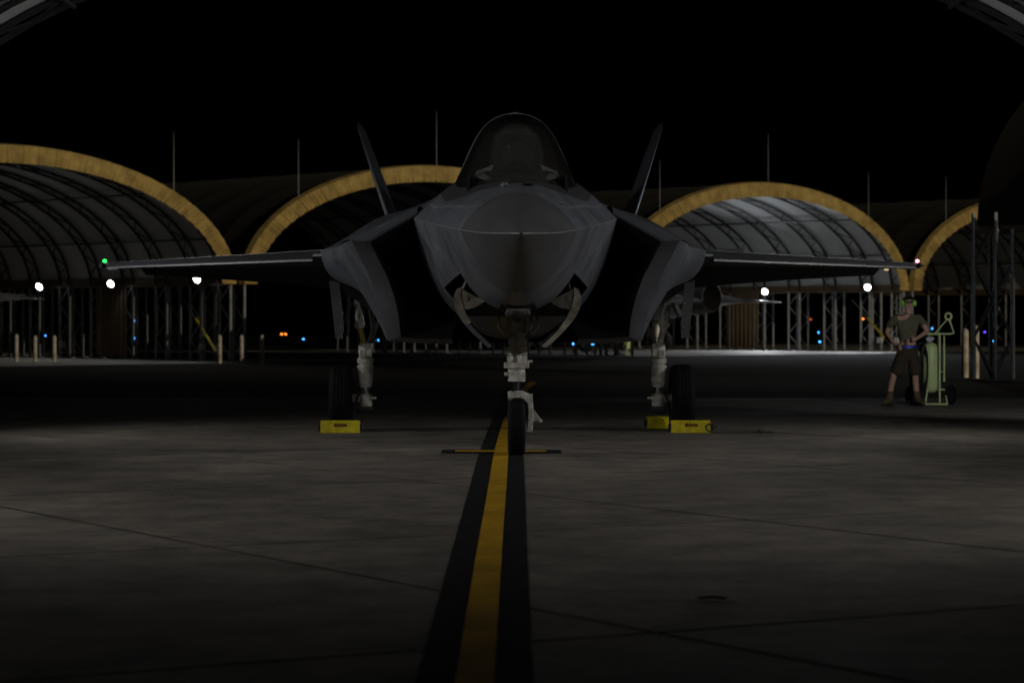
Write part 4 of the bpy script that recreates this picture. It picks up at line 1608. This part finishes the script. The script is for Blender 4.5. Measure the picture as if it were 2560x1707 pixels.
# fingers and thumbs
for wr_, hd, sgn in ((Vector(WRL), Vector((-.155, -.10, .985)), 1), (Vector(WRR), Vector((.055, -.185, 1.06)), -1)):
    d_ = (hd - wr_).normalized()
    for k, (ln, sp_) in enumerate(((.070, -.030), (.080, -.010), (.076, .010), (.060, .030))):
        b0 = hd + d_ * .02 + Vector((0, -.012, 1)) .normalized() * sp_
        skinned('finger', {'a': (tuple(b0), .010), 'b': (tuple(b0 + d_ * ln * .5 + Vector((0, -.006, 0))), .0095),
                           'c': (tuple(b0 + d_ * ln + Vector((0, .018, -.006))), .008)}, [('a', 'b'), ('b', 'c')], 'a', 'skin', bo, 1)
    b0 = wr_ + d_ * .03 + Vector((0, -.01, .02))
    skinned('thumb', {'a': (tuple(b0), .013), 'b': (tuple(b0 + d_ * .03 + Vector((0, -.01, .035))), .011), 'c': (tuple(b0 + d_ * .055 + Vector((0, -.01, .05))), .009)},
            [('a', 'b'), ('b', 'c')], 'a', 'skin', bo, 1)
# face
mb = MB()
mb.plate([(.032, -.098, 1.645), (.044, -.122, 1.648), (.056, -.098, 1.645), (.046, -.095, 1.69)], (0, .02, 0))
for s in (-1, 1):
    mb.ellipsoid((.044 + s * .080, .0, 1.668), (.012, .022, .032), 8, 6)
mb.build('nose_and_ears', 'skin', bo, 60)
mb = MB()
mb.ellipsoid((.043, -.090, 1.618), (.024, .012, .007), 10, 6)
mb.build('mouth', 'stencil', bo)
mb = MB()
for s in (-1, 1):
    mb.box((.044 + s * .034, -.104, 1.685), (.052, .008, .032))
    mb.tube([(.044 + s * .06, -.102, 1.69), (.044 + s * .084, .0, 1.69)], .004, 5)
mb.tube([(.036, -.106, 1.69), (.052, -.106, 1.69)], .005, 5)
mb.build('eyeglasses', 'glass_dark', PER)
mb = MB()
rows = []
for i in range(9):
    t_ = math.pi * .56 * i / 8
    row = []
    for j_ in range(21):
        a_ = 2 * math.pi * j_ / 20
        drop = 1.0 if math.sin(a_) > -.25 else .72
        tt = t_ * drop
        row.append((.044 + .088 * math.sin(tt) * math.cos(a_), .004 + .102 * math.sin(tt) * math.sin(a_), 1.695 + .088 * math.cos(tt)))
    rows.append(row)
mb.grid(rows)
mb.build('hair', 'hair', PER, 60)
mb = MB()
mb.tube([(.044 + .098 * math.cos(a_), .0, 1.675 + .118 * math.sin(a_)) for a_ in [math.pi * k / 14 for k in range(15)]], .011, 8)
band = mb.build('ear_defenders', 'black', PER, 60)
for s in (-1, 1):
    mb = MB()
    mb.lathe((.044 + s * .074, 0, 1.665), (s, 0, 0), [(0, .0), (.040, .0), (.042, .018), (.040, .04), (.03, .052), (0, .055)], 18)
    for v_i in range(len(mb.v)):
        x, y, z = mb.v[v_i]
        mb.v[v_i] = (x, y, 1.665 + (z - 1.665) * 1.25)
    mb.build('ear_cup', 'muff', band, 60)
# clothing
skinned('t_shirt', {'hip': ((.03, 0, .96), (.172, .128)), 'waist': ((.03, 0, 1.12), (.158, .122)), 'chest': ((.03, 0, 1.34), (.185, .132)), 'nb': ((.035, 0, 1.475), (.095, .085)),
                    'n2': ((.036, 0, 1.515), (.070, .066)),
                    'sl': (SHL, .078), 'ul': ((-.245, .03, 1.33), .072), 'u2': ((-.285, .045, 1.275), .07),
                    'sr': (SHR, .078), 'ur': ((.285, .02, 1.33), .072), 'u3': ((.315, .025, 1.275), .07)},
        [('hip', 'waist'), ('waist', 'chest'), ('chest', 'nb'), ('nb', 'n2'), ('chest', 'sl'), ('sl', 'ul'), ('ul', 'u2'), ('chest', 'sr'), ('sr', 'ur'), ('ur', 'u3')],
        'hip', 'shirt', PER)
skinned('shorts', {'w': ((.03, 0, 1.0), (.160, .122)), 'hip': ((.03, 0, .90), (.168, .13)), 'l1': ((-.075, 0, .80), .122), 'l2': ((-.13, -.01, .62), .120), 'l3': ((-.165, -.02, .465), .118),
                   'r1': ((.125, 0, .80), .122), 'r2': ((.14, -.01, .62), .120), 'r3': ((.15, -.02, .465), .118)},
        [('w', 'hip'), ('hip', 'l1'), ('l1', 'l2'), ('l2', 'l3'), ('hip', 'r1'), ('r1', 'r2'), ('r2', 'r3')], 'hip', 'shorts', PER)
for nm, an, toe, cf in (('boot', (-.27, .01, .10), (-.40, -.14, .045), (-.245, .005, .27)), ('boot', (.185, .01, .10), (.275, -.17, .045), (.165, .005, .27))):
    an_, toe_ = Vector(an), Vector(toe)
    mid_ = an_ * .45 + toe_ * .55
    mid_.z = .062
    heel = an_ - (toe_ - an_).normalized() * .06
    heel.z = .05
    bt = skinned(nm, {'c': (cf, .062), 'a': (an, .058), 'h': (tuple(heel), .048), 'm': (tuple(mid_), (.052, .048)), 't': (toe, (.046, .036))},
                 [('c', 'a'), ('a', 'h'), ('a', 'm'), ('m', 't')], 'a', 'boot', PER, 2, post=lambda c_: Vector((c_.x, c_.y, max(c_.z, .018))))
    mb = MB()
    d_ = (toe_ - an_)
    d_.z = 0
    d_.normalize()
    n_ = Vector((-d_.y, d_.x, 0))
    pol = []
    for f_, hw in ((-.09, .03), (-.05, .045), (.06, .045), (.14, .052), (.19, .042), (.215, .02)):
        pol.append((f_, hw))
    ol = [an_ + d_ * f_ + n_ * hw for f_, hw in pol] + [an_ + d_ * f_ - n_ * hw for f_, hw in pol[::-1]]
    mb.plate([(p_.x, p_.y, .002) for p_ in ol], (0, 0, .022))
    mb.build('sole', 'black', bt, 40)
mb = MB()
rows = []
for z in (.925, .985):
    rows.append([(.03 + .178 * math.cos(a_), .138 * math.sin(a_), z) for a_ in [2 * math.pi * k / 32 for k in range(33)]])
mb.grid(rows)
bl = mb.build('belt', 'black', PER, 60)
mb = MB()
for a0_, a1_ in ((-.80, -.70), (-.66, -.36), (-.31, -.25)):
    rows = []
    for z in (.933, .977):
        rows.append([(.03 + .182 * math.cos(math.pi * (a0_ + (a1_ - a0_) * k / 8)), .142 * math.sin(math.pi * (a0_ + (a1_ - a0_) * k / 8)), z) for k in range(9)])
    mb.grid(rows)
mb.build('reflective_band', 'belt', bl, 60)

# ------------------------------------------------------------------ bollards
bm_ = MB()
bm_.lathe((0, 0, 0), (0, 0, 1), [(.0, .0), (.062, .0), (.062, .82), (.05, .86), (.025, .885), (0, .89)], 16)
bm_me = bm_.mesh('bollard', 'bollard', 40)
BOL = [(38, 829, 1.0, 'pale bollard standing alone at the far left edge'), (81, 829, .95, 'dim bollard second from the left edge'),
       (125, 829, .95, 'dim bollard third from the left edge'), (278, 815, .9, 'dim bollard beside the tan panel in the left shelter'),
       (505, 833, 1.0, 'pale bollard at the front column of the left shelter'), (555, 833, 1.0, 'pale bollard between the two front columns'),
       (602, 833, 1.0, 'pale bollard just right of the two front columns'),
       (1380, 817, .9, 'tan bollard under the jet belly, left one of three'), (1413, 817, .9, 'tan bollard under the jet belly, middle one of three'),
       (1452, 817, .95, 'tan bollard under the jet belly beside the small extinguisher'), (884, 816, .8, 'white post beside the white braced stand'),
       (2217, 865, 1.32, 'thick pale bollard right of the fire extinguisher wheel'), (2241, 868, 1.42, 'grey bollard against the truss column')]
for u, v, hs, lb in BOL:
    D = 8643.6 / (v - 724)
    o = link('bollard', bm_me)
    o.location = ((u - 1176) * D / 5880, D, -.02)
    o.scale = (1.35 if hs > 1.2 else 1.0, 1.35 if hs > 1.2 else 1.0, hs)
    tag(o, lb, 'bollard', 'bollards along the apron')

# white braced stand far away
D = 94.0
st_ = thing('braced_stand', ((898 - 1176) * D / 5880, D, -.02), 'small white braced stand seen below the intake on the left', 'stand')
mb = MB()
for x in (-.27, .22):
    mb.cyl((x, 0, 0), (x, 0, .62 + .15 * (x < 0)), .035, n=8)
mb.build('post', 'white_box', st_)
mb = MB()
mb.cyl((-.27, 0, .36), (.22, 0, .60), .025, n=6)
mb.cyl((-.27, 0, .77), (.22, 0, .62), .025, n=6)
mb.cyl((-.27, 0, .2), (.22, 0, .02), .02, n=6)
mb.build('brace', 'white_box', st_)
st_ = thing('work_stand', ((966 - 1176) * D / 5880, D, -.02), 'dim low work stand beside the white braced stand', 'stand')
mb = MB()
for x in (-.33, .33):
    for y in (0, .4):
        mb.cyl((x, y, 0), (x, y, .55), .025, n=6)
mb.build('leg', 'steel', st_)
mb = MB()
mb.box((0, .2, .56), (.74, .5, .04))
mb.box((-.05, .2, .62), (.3, .2, .08))
mb.build('deck', 'steel', st_)


# yellow guy-wire guards
def guard(p0, p1, label):
    p0, p1 = Vector(p0), Vector(p1)
    o_ = thing('guy_wire', (p1.x, p1.y, 0), label, 'guy wire', 'guy wires with yellow guards')
    b_ = Vector((p1.x, p1.y, 0))
    mb_ = MB()
    mb_.cyl(p0 - b_, p1 - b_, .045, n=8)
    mb_.build('guard', 'yellow', o_)
    mb_ = MB()
    dd = (p0 - p1)
    mb_.cyl(p1 - b_ - dd * (p1.z / dd.z), p0 - b_ + dd * 1.0, .012, n=5)
    mb_.build('wire', 'steel', o_)


guard(px(450, 733, 83.5), px(497, 808, 81.5), 'yellow guy-wire guard slanting between columns of the left shelter')
guard(px(1993, 731, 98), px(2030, 775, 97), 'yellow guy-wire guard slanting down behind the person')

# ------------------------------------------------------------------ airfield lights far away
tl = MB()
tl.lathe((0, 0, 0), (0, 0, 1), [(0, 0), (.12, 0), (.12, .03), (.04, .05), (.04, .2), (.10, .22), (.10, .25)], 12)
tl_me = tl.mesh('base', 'black')
LN = {}


def air_light(u, v, key, label, z=None, size=1.0, D=None):
    if D is None:
        D = min(520, (CAM_H - .33) * 5880 / max(v - 724, 1))
    p_ = px(u, v, D)
    hz = p_.z + .02
    o_ = thing('airfield_light', (p_.x, p_.y, -.025), label, 'airfield light', 'far airfield lights')
    sc_ = .72 * size * D / 130.0
    b_ = link('base', tl_me, o_)
    b_.scale = (1, 1, max(.2, (hz - .02) / .25))
    if ('lens', key) not in LN:
        mb_ = MB()
        mb_.lathe((0, 0, 0), (0, 0, 1), [(0, -.085), (.07, -.08), (.085, 0), (.07, .06), (.035, .085), (0, .09)], 12)
        LN[('lens', key)] = mb_.mesh('lens', key, 60)
    l_ = link('lens', LN[('lens', key)], o_)
    l_.location = (0, 0, hz)
    l_.scale = (sc_, sc_, sc_)


for (u, v, key, lb, sz) in (
        (104, 771, 'e_blue', 'blue taxiway light among columns at the far left', .75), (310, 737, 'e_blue', 'upper blue light between columns of the left shelter', .55),
        (310, 777, 'e_blue', 'lower blue light between columns of the left shelter', .8), (697, 779, 'e_blue', 'blue light right of the orange pair', .85),
        (868, 782, 'e_blue', 'blue light beside the left main gear leg', 1.0), (1318, 790, 'e_blue', 'blue light under the jet belly, left one of the bright two', 1.25),
        (1363, 790, 'e_blue', 'blue light under the jet belly, right one of the bright two', 1.6), (1832, 759, 'e_blue', 'blue light left of the pair in the bright shelter', .9),
        (1880, 764, 'e_blue', 'upper blue light of the close pair in the bright shelter', .75), (1883, 785, 'e_blue', 'lower blue light of the close pair in the bright shelter', .9),
        (2141, 755, 'e_blue', 'blue light behind the extinguisher handle', .8), (2262, 763, 'e_violet', 'violet light between the near truss columns', .8),
        (2281, 784, 'e_blue', 'blue light low between the near truss columns', .85)):
    air_light(u, v, key, lb, size=sz)
for (u, v, key, lb, sz, D) in ((647, 768, 'e_orange', 'left one of two touching orange lights', 1.0, 135), (656, 768, 'e_orange', 'right one of two touching orange lights', 1.0, 135),
                               (1982, 733, 'e_orange', 'orange light between columns left of the person', 1.0, 180), (1862, 734, 'e_redfar', 'small dim red light inside the bright shelter', .8, 180),
                               (2181, 737, 'e_redfar', 'dim red light beside the extinguisher handle ring', .7, 180)):
    air_light(u, v, key, lb, size=sz, D=D)
